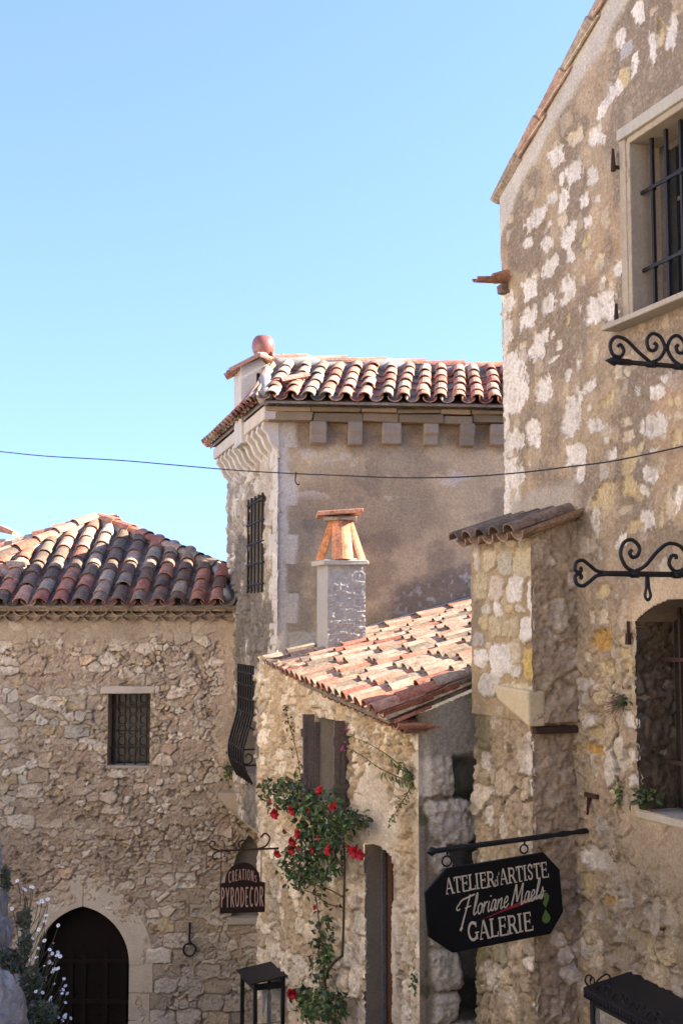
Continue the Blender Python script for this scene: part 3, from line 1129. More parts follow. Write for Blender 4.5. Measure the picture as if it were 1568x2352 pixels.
# cornice and corbels
q = MB()
s_ = -0.17
while s_ < 4.2:
    l_ = rng.uniform(0.35, 0.75)
    f = rng.uniform(0.8, 1.2)
    q.box(PF.P(s_, 2.40 + rng.uniform(-.012, .008), 0.0), PF.e * (l_ - 0.006), PF.n * (0.17 + rng.uniform(-.02, .02)), UP * 0.10, (0.19 * f, 0.145 * f, 0.095 * f), 0.010)
    q.box(PF.P(s_ - .03, 2.505, 0.0), PF.e * (l_ - 0.006), PF.n * (0.21 + rng.uniform(-.02, .02)), UP * 0.05, (0.24 * f, 0.175 * f, 0.11 * f), 0.009)
    s_ += l_
q.build("front_cornice", M['stone'], TH, bevel=0.012)
for i, u in enumerate((730, 816, 896, 982, 1066, 1142, 1225)):
    s, _ = PF.hit(u, 975)
    q = MB()
    f = rng.uniform(0.85, 1.15)
    cc = (0.22 * f, 0.18 * f, 0.14 * f)
    w = 0.205 + rng.uniform(-.03, .03)
    s += rng.uniform(-.02, .02)
    j_ = lambda: rng.uniform(-.014, .014)
    pr = [(0.0, 0.0), (0.16 + j_(), 0.0), (0.165 + j_(), -0.12 + j_()), (0.13 + j_(), -0.17 + j_()), (0.12 + j_(), -0.26 + j_()), (0.0, -0.28 + j_())]
    q.prism([PF.P(s - w / 2, 2.40 + b, a) for a, b in pr], PF.e * w, cc)
    q.build("corbel", M['stone'], TH, bevel=0.02)
q = MB()
q.box(PS.P(-0.17, 2.40, 0.0), PS.e * 3.75, PS.n * 0.25, UP * 0.155, (0.52, 0.46, 0.38), 0.006)
q.build("side_cornice", M['stone'], TH, bevel=0.015)
ogee = [(0.0, 0.0), (0.22, 0.0), (0.235, -0.08), (0.17, -0.15), (0.155, -0.20), (0.12, -0.27), (0.05, -0.33), (0.0, -0.40)]
for i in range(11):
    s = 0.0 + i * 0.335
    q = MB()
    f = rng.uniform(0.92, 1.08)
    q.prism([PS.P(s, 2.40 + b, a) for a, b in ogee], PS.e * 0.10, (0.56 * f, 0.51 * f, 0.44 * f))
    q.build("corbel", M['stone'], TH, bevel=0.01)

# roof: front slope, hipped side slope, ridge
tr = MB()
EZ2 = 2.60
e0 = PF.P(-0.26, EZ2, 0.36)
e1 = PF.P(4.2, EZ2, 0.36)
r0 = at(640, 843, 15.95)
r1 = r0 + ET * 4.6 + V(0, 0, -0.05)
rl = r0 + ET * -0.15


def mixT(a, b):
    k = min(1.0, a / 0.45)
    return (1.5 + 4 * k, 4 - 2.2 * k, 3.5 * (1 - k) + 0.4, 0.5 * (1 - k), 0.4 + 1.2 * k)


hd = unit((rl - e0)[:2])


def clipT(p):
    dd = V(p[0] - e0[0], p[1] - e0[1])
    return hd[0] * dd[1] - hd[1] * dd[0] < 0.10


top0 = e0 + V(0.16, 1.78, r0[2] - EZ2)
tile_roof(tr, e0, e1, top0, top0 + (e1 - e0), 20, 5, mixT, clipT, wob=0.016, rr=0.34)
s0_ = PS.P(-0.3, EZ2, 0.32)
s1_ = PS.P(3.7, EZ2, 0.32)
tile_roof(tr, s1_, s0_, V(rl[0] + .35, 17.0, r0[2]), rl + V(.1, -.2, 0), 17, 2, lambda a, b: (3, 2.5, 1.5, 1, 1.5), None, wob=0.012)
TROOF = tr.build("roof", M['tile'], TH)
q = MB()
deck(q, e0 + V(.05, .04, 0), e1 + V(0, .04, 0), r1, rl)
deck(q, s1_ + V(.04, 0, 0), s0_ + V(.05, 0.02, 0), rl, V(rl[0] + .35, 17.3, r0[2] - .02))
q.add([r1, rl, V(rl[0] + .35, 17.3, r0[2] - .02), s1_, V(4.5, 18.1, EZ2)], [(0, 1, 2, 3, 4)], (0.4, 0.2, 0.12))
q.build("roof_deck", M['tile'], TROOF)
q = MB()
caps(q, r1 + V(0, 0, 0.06), rl + V(0, 0, 0.10), 9, 0.12, (3, 5, 0.5, 0, 0))
q.build("ridge_tiles", M['tile'], TROOF)
q = MB()
lumps(q, r1 + V(0, -0.02, 0.0), rl + V(0, -0.02, 0.03), 26, 0.125, (0.42, 0.39, 0.35), 12)
lumps(q, e0 + V(.05, .1, 0.05), rl, 9, 0.09, (0.45, 0.41, 0.36), 14)
q.build("ridge_mortar", M['mortar'], TROOF, smooth=True)
# a loose tile lying across the corner
q = MB()
p = at(672, 884, 14.75)
barrel(q, p + V(-.13, -.1, 0), unit(V(1, 0.25, 0.33)), unit(V(0.2, -1, 0)), unit(V(-0.3, -.35, 1)), 0.36, 0.10, 0.085, (0.50, 0.26, 0.2), lift=0.02)
q.build("loose_tile", M['tile'], TROOF)

# the tower's own chimney at the hip end
cx0 = at(554, 850, 15.5)
CHB = V(cx0[0], 15.5, 2.3)
q = MB()
wch = 62 / F * 15.5
dch = 0.5
q.box(CHB, V(wch, 0.03, 0), V(-0.27 * dch, dch, 0), V(0, 0, at(554, 838, 15.5)[2] - 2.3), (0.50, 0.47, 0.42), 0.01)
hch = at(554, 838, 15.5)[2]
q.prism([CHB + V(0, 0, hch - 2.3), CHB + V(wch, 0.03, hch - 2.3), V(CHB[0] + wch * 0.72, 15.53, at(598, 822, 15.5)[2])], V(-0.27 * dch, dch, 0), (0.50, 0.47, 0.42))
CH1 = q.build("chimney", M['stone'], TROOF, bevel=0.012) if False else q.build("chimney", M['stone'], TH, bevel=0.012)
q = MB()
q.box(CHB + V(wch * 0.58, -0.004, hch - 2.3 - 0.36), V(0.085, 0.003, 0), V(0, 0.03, 0), V(0, 0, 0.25), (0.02, 0.018, 0.016))
q.build("flue_slot", M['dark'], CH1)
q = MB()
pk = V(CHB[0] + wch * 0.72, 15.5, at(598, 820, 15.5)[2])
eL = V(CHB[0] - 0.12, 15.5, at(527, 859, 15.5)[2])
eR = V(CHB[0] + wch + 0.04, 15.5, hch + 0.02)
for yy in (15.50, 15.68, 15.86):
    sh = V(-0.27 * (yy - 15.5), yy - 15.5 - 0.03, 0)
    g_ = unit(pk - eL)
    barrel(q, eL + sh, g_, V(0.0, 1, 0), unit(np.cross(V(0, 1, 0), g_)) * -1 if np.cross(V(0, 1, 0), g_)[2] < 0 else unit(np.cross(V(0, 1, 0), g_)), np.linalg.norm(pk - eL), 0.1, 0.09, tilecol((6, 1, 0, 0, 2)), lift=0.02)
    g_ = unit(pk - eR)
    n_ = np.cross(V(0, 1, 0), g_)
    barrel(q, eR + sh, g_, V(0.0, 1, 0), unit(n_ if n_[2] > 0 else -n_), np.linalg.norm(pk - eR), 0.1, 0.09, tilecol((4, 2, 0, 0, 2)), lift=0.02)
q.build("cap_tiles", M['tile'], CH1)
q = MB()
rock_lump(q, pk + V(0, 0.05, 0.03), 0.075, 51, (1.3, 1, 0.6), 14, 0.3, (0.45, 0.42, 0.38))
q.build("cap_mortar", M['mortar'], CH1, smooth=True)
q = MB()
pc = at(604.5, 796, 15.72)
pr_ = 27 / F * 15.72
prof = [(0.045, -1.05), (0.5, -1.0), (0.72, -0.8), (0.92, -0.48), (1.0, -0.05), (0.97, 0.3), (0.85, 0.62), (0.68, 0.84), (0.62, 0.88), (0.55, 0.86), (0.5, 0.7), (0.4, 0.2)]
q.lathe(pc, [(r * pr_, h * pr_) for r, h in prof], 28, UP, (0.38, 0.155, 0.105))
pot = q.build("chimney_pot", M['clay'], CH1, smooth=True)
q = MB()
q.tube([pc + V(pr_ * .75, -.05, -pr_ * .55), pc + V(pr_ * .86, -.06, -pr_ * .95), pc + V(pr_ * .72, -.06, -pr_ * 1.5)], [0.03, 0.024, 0.018], 8, (0.36, 0.13, 0.09))
q.build("pot_spout", M['clay'], CH1, smooth=True)

# ------------------------------------------------------------------ the cottage with the rose
CT = thing("cottage", (0.6, 12.2, -4.9), "small cottage of cream rubble with a tiled lean-to roof and big grey corner stones", "house")
PK = Plane((0.645, 10.0, 0), (-0.377, 1, 0))
KLEN = 4.45
KD = (0.535, 1.163, -5.2, -1.99)                       # the door opening
KW = (1.62, 2.45, -1.72, -0.93)                        # the window opening


def pat_street(s, t):
    h1, c1 = rubble(s, t, 0.25, 0.15, 201, [(0.65, 0.555, 0.415), (0.60, 0.505, 0.365), (0.68, 0.595, 0.465), (0.53, 0.41, 0.26), (0.63, 0.54, 0.42), (0.50, 0.39, 0.27)], (0.42, 0.32, 0.195),
                    amp=0.042, cover=0.34, rough=0.016, mw=0.10)
    h2, c2 = rubble(s, t, 0.34, 0.20, 202, [(0.65, 0.565, 0.445), (0.60, 0.52, 0.40), (0.68, 0.61, 0.495), (0.54, 0.45, 0.33)], (0.40, 0.31, 0.20), amp=0.034, cover=0.24, rough=0.011, jit=0.6, mw=0.08, p=4)
    k = sstep(-1.9, -2.5, t + 0.5 * (fbm(s * 1.2, t * 1.2, 203, 3) - 0.5))
    h = lerp(h1, h2, k)
    c = c1 * (1 - k)[..., None] + c2 * k[..., None]
    # plaster: over the window, round the door and near the corner low down
    pl_ = sstep(0.4, 0.25, np.hypot((s - 2.2) / 1.1, (t + 0.72) / 0.35))
    pl_ = np.maximum(pl_, sstep(0.36, 0.2, np.abs(s - 0.95) * 0.5 + np.abs(t + 1.75) * 0.5 + 0.15 * (fbm(s * 4, t * 4, 204, 3) - .5)))
    pl_ = np.maximum(pl_, sstep(0.56, 0.62, fbm(s * 1.6, t * 1.0, 205, 4)) * sstep(1.9, 1.5, s) * sstep(-1.6, -2.0, t))
    c = lerp3(c, (0.61, 0.53, 0.41), pl_ * 0.85)
    h = lerp(h, 0.05 + 0.012 * (fbm(s * 18, t * 18, 206, 4) - 0.5), pl_ * 0.8)
    # grey washed-out stain low on the right
    st = sstep(0.58, 0.64, fbm(s * 2.2 + 7, t * 1.2, 207, 4)) * sstep(0.6, 0.4, s) * sstep(-2.0, -2.3, t)
    c = lerp3(c, (0.34, 0.29, 0.23), st * 0.8)
    h = lerp(0.04, h, sstep(0.0, 0.07, s))
    return h, c


def warpK(S, T):
    return T


def cut_street(s, t):
    # shallow arch over the door
    return (s > KD[0]) & (s < KD[1]) & (t < KD[3] + 0.07 - 0.45 * ((s - (KD[0] + KD[1]) / 2)) ** 2)


EK1 = at(880, 1652, 9.77)
EK2 = at(600, 1530, 14.40)


def eave_z(s):
    k = (s + 0.1) / 4.5
    return EK1[2] * (1 - k) + EK2[2] * k


wall("street_wall", PK, -0.03, KLEN, -5.2, -0.38, (0.018, 0.0135), pat_street, CT, holes=[(KW[0], KW[1], KW[2], KW[3])],
     cut=lambda s, t: cut_street(s, t) | (t > eave_z(s) + 0.13))
# end wall facing the camera: big grey quoins, black damp joints
EE = unit(V(0.936, 0.353, 0))
PE = Plane((0.645, 10.0, 0), (0.936, 0.353, 0))


def pat_end(s, t):
    h = 0.02 + 0.02 * (fbm(s * 9, t * 9, 221, 4) - 0.5)
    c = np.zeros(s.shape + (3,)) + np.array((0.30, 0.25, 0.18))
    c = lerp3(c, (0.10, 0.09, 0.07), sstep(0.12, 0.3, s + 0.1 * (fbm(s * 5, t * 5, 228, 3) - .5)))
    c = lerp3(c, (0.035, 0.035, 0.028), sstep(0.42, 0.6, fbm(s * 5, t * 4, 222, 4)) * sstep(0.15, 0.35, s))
    c = lerp3(c, (0.08, 0.095, 0.035), sstep(0.6, 0.7, fbm(s * 6 + 4, t * 6, 223, 3)) * 0.7)
    best, bc = blob_field(s, t, QUO, 224, ragged=0.10, p=6.0)
    m = sstep(0.0, 0.10, best)
    dome = sstep(0.0, 0.45, best)
    rough = fbm(s * 22, t * 22, 225, 4)
    pits = fbm(s * 60, t * 60, 226, 3)
    h = lerp(h, 0.06 + 0.025 * dome + 0.05 * (rough - 0.5) + 0.025 * (pits - .5), m)
    c = lerp3(c, 0, m) + bc * (m * (0.78 + 0.44 * rough))[..., None]
    ce = sstep(-1.13, -1.05, t + 0.1 * (fbm(s * 4, t * 3, 227, 3) - 0.5))
    c = lerp3(c, (0.34, 0.305, 0.24), ce)
    h = lerp(h, 0.07 + 0.02 * (rough - .5), ce)
    h = lerp(0.04, h, sstep(0.0, 0.05, s))
    return h, c


QUO = []
zz = -1.36
G0 = (0.51, 0.455, 0.36)
for u0, u1, v0, v1 in ((948, 1038, 1725, 1828), (978, 1095, 1836, 1935), (985, 1030, 1940, 2010), (985, 1100, 2020, 2165), (985, 1055, 2178, 2270), (990, 1050, 2280, 2345), (985, 1100, 2350, 2460), (960, 1095, 1600, 1715), (985, 1060, 2470, 2580)):
    s0q, t0q = PE.hit(u0, v0)
    s1q, t1q = PE.hit(u1, v1)
    QUO.append(((s0q + s1q) / 2, (t0q + t1q) / 2, abs(s1q - s0q) / 2, abs(t1q - t0q) / 2, G0))


def end_top(s):
    return -0.70 + 0.36 * s


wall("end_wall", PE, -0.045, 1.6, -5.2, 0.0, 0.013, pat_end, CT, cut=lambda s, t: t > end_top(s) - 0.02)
# cement-grey gable filler under the verge is part of the end wall pattern
# door
q = MB()
dD = 0.24
q.box(PK.P(KD[1], -5.2, 0.02), PK.e * 0.03, -PK.n * dD, UP * (KD[3] + 5.22), (0.25, 0.215, 0.165))
q.box(PK.P(KD[0] - 0.03, -5.2, 0.02), PK.e * 0.03, -PK.n * dD, UP * (KD[3] + 5.22), (0.34, 0.30, 0.24))
q.box(PK.P(KD[0] - 0.03, KD[3] + 0.065, -0.02), PK.e * (KD[1] - KD[0] + .06), -PK.n * dD, UP * 0.05, (0.30, 0.265, 0.215))
q.build("door_reveal", M['stone'], CT)
q = MB()
q.box(PK.P(KD[0] - .02, -5.2, -0.165), PK.e * (KD[1] - KD[0] + .04), -PK.n * 0.05, UP * (KD[3] + 5.28), (0.065, 0.034, 0.022))
for k in range(5):
    s = KD[0] + 0.05 + k * 0.13
    q.box(PK.P(s, -5.2, -0.15), PK.e * 0.10, -PK.n * 0.02, UP * (KD[3] + 5.2), (0.10, 0.048, 0.03))
kd = q.build("door", M['wood'], CT)
q = MB()
q.tube([PK.P(KD[0] + .1, -3.0, -0.19), PK.P(KD[0] + .1, -3.0, -0.15), PK.P(KD[0] + .1, -3.16, -0.15), PK.P(KD[0] + .1, -3.16, -0.19)], 0.009, 6, (0.02, 0.02, 0.02))
q.build("handle", M['iron'], kd)
q = MB()
q.box(PK.P(KD[1] - 0.05, -5.2, -0.12), PK.e * 0.05, -PK.n * 0.08, UP * (KD[3] + 5.2), (0.16, 0.16, 0.165))
q.build("door_frame", M['wood'], kd)
# window with two open shutters
kw = opening(PK, KW, 0.22, CT, col=(0.40, 0.35, 0.27), pane=(0.26, 0.245, 0.21))
for i, (sa, flip) in enumerate(((KW[1], 1), (KW[0], -1))):
    q = MB()
    for k in range(3):
        s_ = 0.0 + k * 0.115
        o_ = 0.03 + k * 0.055
        f = rng.uniform(0.8, 1.1)
        top = KW[3] + (0.02 if k else -0.06)
        # boards standing out from the wall, leaning on their hinges
        q.box(PK.P(sa + (0.012 * k - 0.01) * flip, KW[2] - 0.03, o_ - 0.03), PK.e * (0.028 * flip), PK.n * 0.052, UP * (top - KW[2] + .03), (0.17 * f, 0.14 * f, 0.122 * f), 0.004)
    for t in (KW[2] + 0.15, KW[3] - 0.2):
        q.box(PK.P(sa + 0.028 * flip, t, 0.01), PK.e * (0.02 * flip), PK.n * 0.17, UP * 0.08, (0.14, 0.115, 0.10))
    q.build("shutter", M['wood'], kw)

# roof
cr = MB()
upd = unit(V(0.936, 0.353, 0))
L2 = 2.6
K00 = EK1 + V(0, 0, -0.0)
K10 = EK2
K01 = EK1 + upd * L2 + UP * (0.355 * L2)
K11 = V(2.12, 14.79, EK2[2] + 0.279 * 3.05)


def mixC(a, b):
    return (3.6, 4.6, 2.4 + (1.8 if a < 0.1 else 0), 0.25, 0.5 + (2.2 if a < 0.12 else 0))


tile_roof(cr, K00, K10, K01, K11, 22, 8, mixC, None, wob=0.012, rr=0.38)
CROOF = cr.build("roof", M['tile'], CT)
q = MB()
deck(q, K00 + V(0.05, 0.03, -.0), K10 + V(.05, 0, 0), K11, K01, 0.04)
q.build("roof_deck", M['tile'], CROOF)
q = MB()
# second row of clay under the eave and the verge slab
for row, (oo, dz) in enumerate(((0.10, -0.03), (0.20, -0.08))):
    for i in range(21):
        a_ = (i + 0.5 * row) / 21
        p = (K00 + upd * oo) * (1 - a_) + (K10 + upd * oo) * a_ + UP * dz
        barrel(q, p, upd, unit(K10 - K00), UP, 0.3, 0.095, 0.09, [c * 0.85 for c in rng.choice(PALE + TERRA)], up=False, spread=80)
q.build("eaves_course", M['tile'], CROOF)
q = MB()
vg = K00 + V(-0.0, -0.05, 0.0)
q.box(vg + upd * 0.02, upd * 1.35 + UP * (0.355 * 1.35), V(-0.06, 0.17, 0), V(0, 0, 0.035), (0.46, 0.36, 0.25), 0.004)
q.box(vg + upd * 0.10 - UP * 0.028, (upd + UP * 0.355) * 0.32, V(-0.05, 0.15, 0), V(0, 0, 0.024), (0.34, 0.16, 0.11), 0.005)
q.build("verge_tiles", M['tile'], CROOF)
# lead flashing along the tower
q = MB()
f0 = K10 + V(0.50, 0.07, 0.23)
f1 = K11 + V(-.1, 0.0, 0.11)
q.box(f0, f1 - f0, V(-0.02, -0.13, -0.03), V(0, 0, 0.02), (0.10, 0.11, 0.14), 0.006)
q.build("flashing", M['paint'], CROOF)

# chimney with leaning clay tiles under a slab
yc = 13.6
p = at(752, 1476, yc)
CB = V(p[0], yc, p[2] - 0.25)
ex = V(0.42, 0.02, 0)
ey = V(-0.125, 0.395, 0)
ztop = at(752, 1297, yc)[2]


def pat_ch(s, t):
    k = sstep(0.45, 0.55, fbm(s * 14, t * 14, 302, 4))
    h = 0.016 * (fbm(s * 34, t * 34, 301, 4) - 0.5) + 0.005 * k + 0.006 * sstep(.5, .6, fbm(s * 5, t * 60, 304, 2)) * sstep(0.6, 0.2, t)
    c = np.zeros(s.shape + (3,)) + np.array((0.40, 0.355, 0.29))
    return h, c * (0.9 + 0.2 * fbm(s * 3, t * 3, 303, 3))[..., None]


q = MB()
q.box(CB + V(0.0, 0.012, 0), ex, ey, UP * (ztop - CB[2]), (0.44, 0.40, 0.34))
CH = q.build("chimney", M['cement'], CT)
pc_ = Plane((CB[0], CB[1], 0), ex)
wall("render_coat", pc_, 0.0, 0.421, CB[2], ztop, 0.0085, pat_ch, CH, m=M['cement'])
q = MB()
q.box(CB + V(-0.045, -0.065, ztop - CB[2]), ex + V(0.085, 0, 0), ey * 1.2, UP * 0.048, (0.42, 0.39, 0.34), 0.006)
q.build("chimney_slab", M['stone'], CH, bevel=0.008)
zc0 = ztop + 0.05
zc1 = at(752, 1184, yc)[2]
cen = CB + ex * 0.5 + ey * 0.5
hT = zc1 - zc0
for dx, dy, cc in ((0, -1, (0.52, 0.24, 0.13)), (-1, 0, (0.50, 0.21, 0.09)), (1, 0, (0.40, 0.17, 0.10)), (0, 1, (0.46, 0.2, 0.12))):
    q = MB()
    o = V(dx, dy, 0)
    foot_ = V(cen[0], cen[1], zc0) + o * 0.235 + (V(0.02, 0, 0) if dy else V(0, 0, 0))
    head = V(cen[0], cen[1], zc1) + o * 0.085 + (V(0.0, 0, 0) if dy else V(0, 0, 0))
    g_ = unit(head - foot_)
    x_ = V(-dy, dx, 0)
    n_ = np.cross(x_, g_)
    if np.dot(n_, o) < 0:
        n_ = -n_
    barrel(q, foot_ - n_ * 0.02, g_, unit(x_), n_, np.linalg.norm(head - foot_), 0.122, 0.098, cc, lift=0.0, th=0.016, seg=11)
    q.build("chimney_tile", M['tile'], CH)
q = MB()
q.prism([V(cen[0] - .26, cen[1] - .25, zc1 + 0.0), V(cen[0] + .25, cen[1] - .25, zc1 + 0.035), V(cen[0] + .22, cen[1] + .25, zc1 + 0.035), V(cen[0] - .29, cen[1] + .25, zc1)], V(0, 0, 0.045), (0.54, 0.27, 0.17))
q.box(V(cen[0] - .2, cen[1] - .18, zc1 - 0.05), V(0.38, 0, 0), V(0, 0.36, 0), V(0, 0, 0.05), (0.36, 0.32, 0.27), 0.01)
q.build("chimney_cap", M['tile'], CH, bevel=0.006)
q = MB()
q.box(V(cen[0] - .12, cen[1] - .12, zc0 - 0.01), V(0.24, 0, 0), V(0, 0.24, 0), V(0, 0, 0.05), (0.38, 0.35, 0.3), 0.015)
lumps(q, V(cen[0] - .15, cen[1] - .2, zc0 - .01), V(cen[0] + .18, cen[1] - .2, zc0 - .01), 6, 0.035, (0.4, 0.37, 0.32), 33)
q.build("chimney_mortar", M['mortar'], CH)

# ------------------------------------------------------------------ the gallery house on the right
GH = thing("gallery_house", (2.4, 8.6, -4.4), "tall right-hand house with tan mortar walls studded with ragged white stones", "house")
PR = Plane((1.35, 10.07, 0), (0.34, -0.94, 0))
WH = (0.67, 0.615, 0.53)
WH2 = (0.58, 0.525, 0.44)
YE = (0.53, 0.42, 0.24)
YS = (0.50, 0.31, 0.10)
GR = (0.44, 0.41, 0.38)
CRM = (0.55, 0.46, 0.33)
TANS = (0.45, 0.35, 0.24)


def A2(x, y, w, h, c=WH):     # first detail view -> picture
    return (976 + .3775 * x, .3775 * y, .3775 * w, .3775 * h, c)


def A3(x, y, w, h, c=WH):
    return (976 + .3775 * x, 746 + .3775 * y, .3775 * w, .3775 * h, c)


def A4(x, y, w, h, c=WH):
    return (861 + .4507 * x, 1550 + .4507 * y, .4507 * w, .4507 * h, c)


STN = [A2(*q) for q in (
    (1300, 80, 75, 150), (1500, 190, 70, 230), (1380, 270, 45, 200), (1185, 230, 55, 120), (1220, 300, 75, 95, GR), (1275, 390, 45, 140), (1145, 560, 120, 100),
    (1075, 680, 55, 85), (1040, 830, 80, 120), (800, 950, 90, 130), (910, 1050, 95, 140), (1020, 1070, 65, 110), (775, 1200, 60, 90), (840, 1220, 65, 130),
    (965, 1220, 55, 90), (1050, 1215, 30, 55), (670, 1330, 135, 120), (755, 1360, 30, 45), (870, 1430, 95, 150), (990, 1350, 50, 90), (620, 1480, 50, 60),
    (740, 1480, 85, 85), (885, 1560, 50, 90), (760, 1620, 90, 110), (635, 1750, 105, 150), (865, 1760, 95, 165), (755, 1850, 85, 145), (635, 1930, 115, 135),
    (1060, 1880, 210, 180), (1180, 1640, 55, 110), (505, 1830, 80, 150), (500, 2010, 70, 150), (685, 2110, 105, 180), (525, 2210, 105, 170), (780, 2030, 45, 45),
    (815, 2100, 30, 60), (965, 1700, 35, 80), (935, 2220, 35, 75), (1215, 470, 65, 110, YE), (1435, 210, 32, 200, YE), (910, 830, 95, 100, CRM), (835, 1340, 55, 120, CRM),
    (980, 1470, 45, 70, YE), (985, 1545, 40, 70, CRM), (1060, 1590, 70, 75, CRM), (595, 2100, 40, 40, CRM), (830, 1090, 30, 70), (1400, 60, 60, 50, CRM), (870, 1945, 30, 60, YE),
    (520, 1330, 40, 60, CRM), (1130, 1730, 50, 60, CRM), (1085, 1700, 40, 30))]
STN += [A3(*q) for q in (
    (725, 390, 95, 190), (870, 310, 45, 85), (995, 380, 75, 75), (895, 550, 115, 270), (545, 410, 140, 240), (665, 660, 85, 180), (540, 710, 120, 150),
    (1035, 610, 105, 95), (910, 790, 130, 140), (940, 900, 65, 110), (585, 900, 65, 140), (515, 910, 70, 160), (1200, 270, 120, 130, CRM), (1400, 410, 85, 75),
    (1390, 620, 140, 160), (1030, 175, 42, 110, CRM), (1370, 910, 95, 100), (1330, 1010, 50, 65), (1350, 1180, 85, 140), (1135, 790, 65, 80), (1540, 1050, 60, 180),
    (1200, 1310, 80, 90), (1110, 700, 35, 45), (990, 500, 30, 60), (1105, 465, 100, 95, YE), (1230, 830, 105, 160, YE), (1095, 1040, 140, 150, YE), (1515, 470, 65, 65, YE),
    (1530, 680, 65, 95, YE), (1435, 1160, 30, 150, YE), (1485, 1100, 60, 200, CRM), (1215, 1125, 90, 50, CRM), (1275, 1230, 85, 90, YE), (1240, 980, 95, 130, YE), (1090, 1620, 85, 100, YE),
    (1085, 1780, 55, 90, CRM), (1025, 1780, 35, 90, CRM), (1090, 1910, 145, 130, YS), (1110, 2090, 130, 115, YE), (1225, 2000, 90, 85, YE), (1245, 2090, 65, 95, YE), (1215, 595, 70, 60, CRM),
    (1230, 680, 80, 65, CRM), (1040, 1200, 50, 170, WH2), (990, 1340, 90, 100, CRM), (535, 1040, 40, 90, CRM), (960, 1520, 60, 110, CRM), (1415, 1600, 40, 70, CRM), (1000, 2020, 50, 60, CRM),
    (915, 2100, 40, 80, WH2), (990, 2180, 70, 60, WH2), (1265, 2180, 50, 90, CRM), (1520, 560, 80, 50, CRM), (640, 850, 20, 40), (780, 210, 60, 30), (1450, 330, 40, 50), (1290, 400, 30, 60),
    (1310, 740, 40, 50, CRM), (1390, 760, 50, 30))]
STN += [A4(*q) for q in (
    (1310, 230, 65, 100), (1335, 395, 95, 85), (1130, 375, 110, 60, YS), (1020, 540, 95, 160, CRM), (1150, 930, 130, 130, WH2), (985, 775, 60, 60), (1275, 980, 85, 130, CRM),
    (1100, 1060, 85, 120, YE), (1205, 1150, 65, 55, YS), (1440, 1040, 110, 120, CRM), (1505, 1210, 90, 130, CRM), (1400, 1190, 65, 75, WH2), (1365, 1340, 95, 110, YE), (1490, 1370, 60, 110, CRM),
    (1312, 1140, 36, 95), (1250, 1280, 45, 70), (1130, 1430, 75, 120, CRM), (1050, 1260, 55, 100, YE), (890, 1410, 85, 130, WH2), (1265, 1420, 120, 90, CRM), (1160, 1210, 50, 100, CRM),
    (950, 1620, 60, 130, CRM), (1000, 1510, 60, 70, YE), (1010, 1130, 60, 90, CRM), (1210, 830, 60, 130, CRM), (1400, 910, 30, 60), (1090, 930, 70, 90), (1010, 700, 90, 90, CRM), (1120, 290, 60, 60, YE),
    (1160, 320, 40, 90, YE), (1460, 1510, 110, 70, CRM), (1540, 1560, 60, 80), (930, 1500, 60, 60, WH2), (1040, 380, 60, 60, YE), (1180, 760, 40, 60, WH2), (960, 960, 50, 110, CRM))]
BR = blobs_on(PR, STN)
VERGE = [(-0.10, 3.50), (0.0, 3.58), (0.40, 3.84), (0.82, 4.06), (1.27, 4.27), (1.70, 4.48), (2.6, 4.93), (4.0, 5.6), (4.1, 5.62), (5.5, 4.93)]
vx = [a for a, b in VERGE]
vy = [b for a, b in VERGE]


def verge_top(s):
    return np.interp(s, vx, vy)


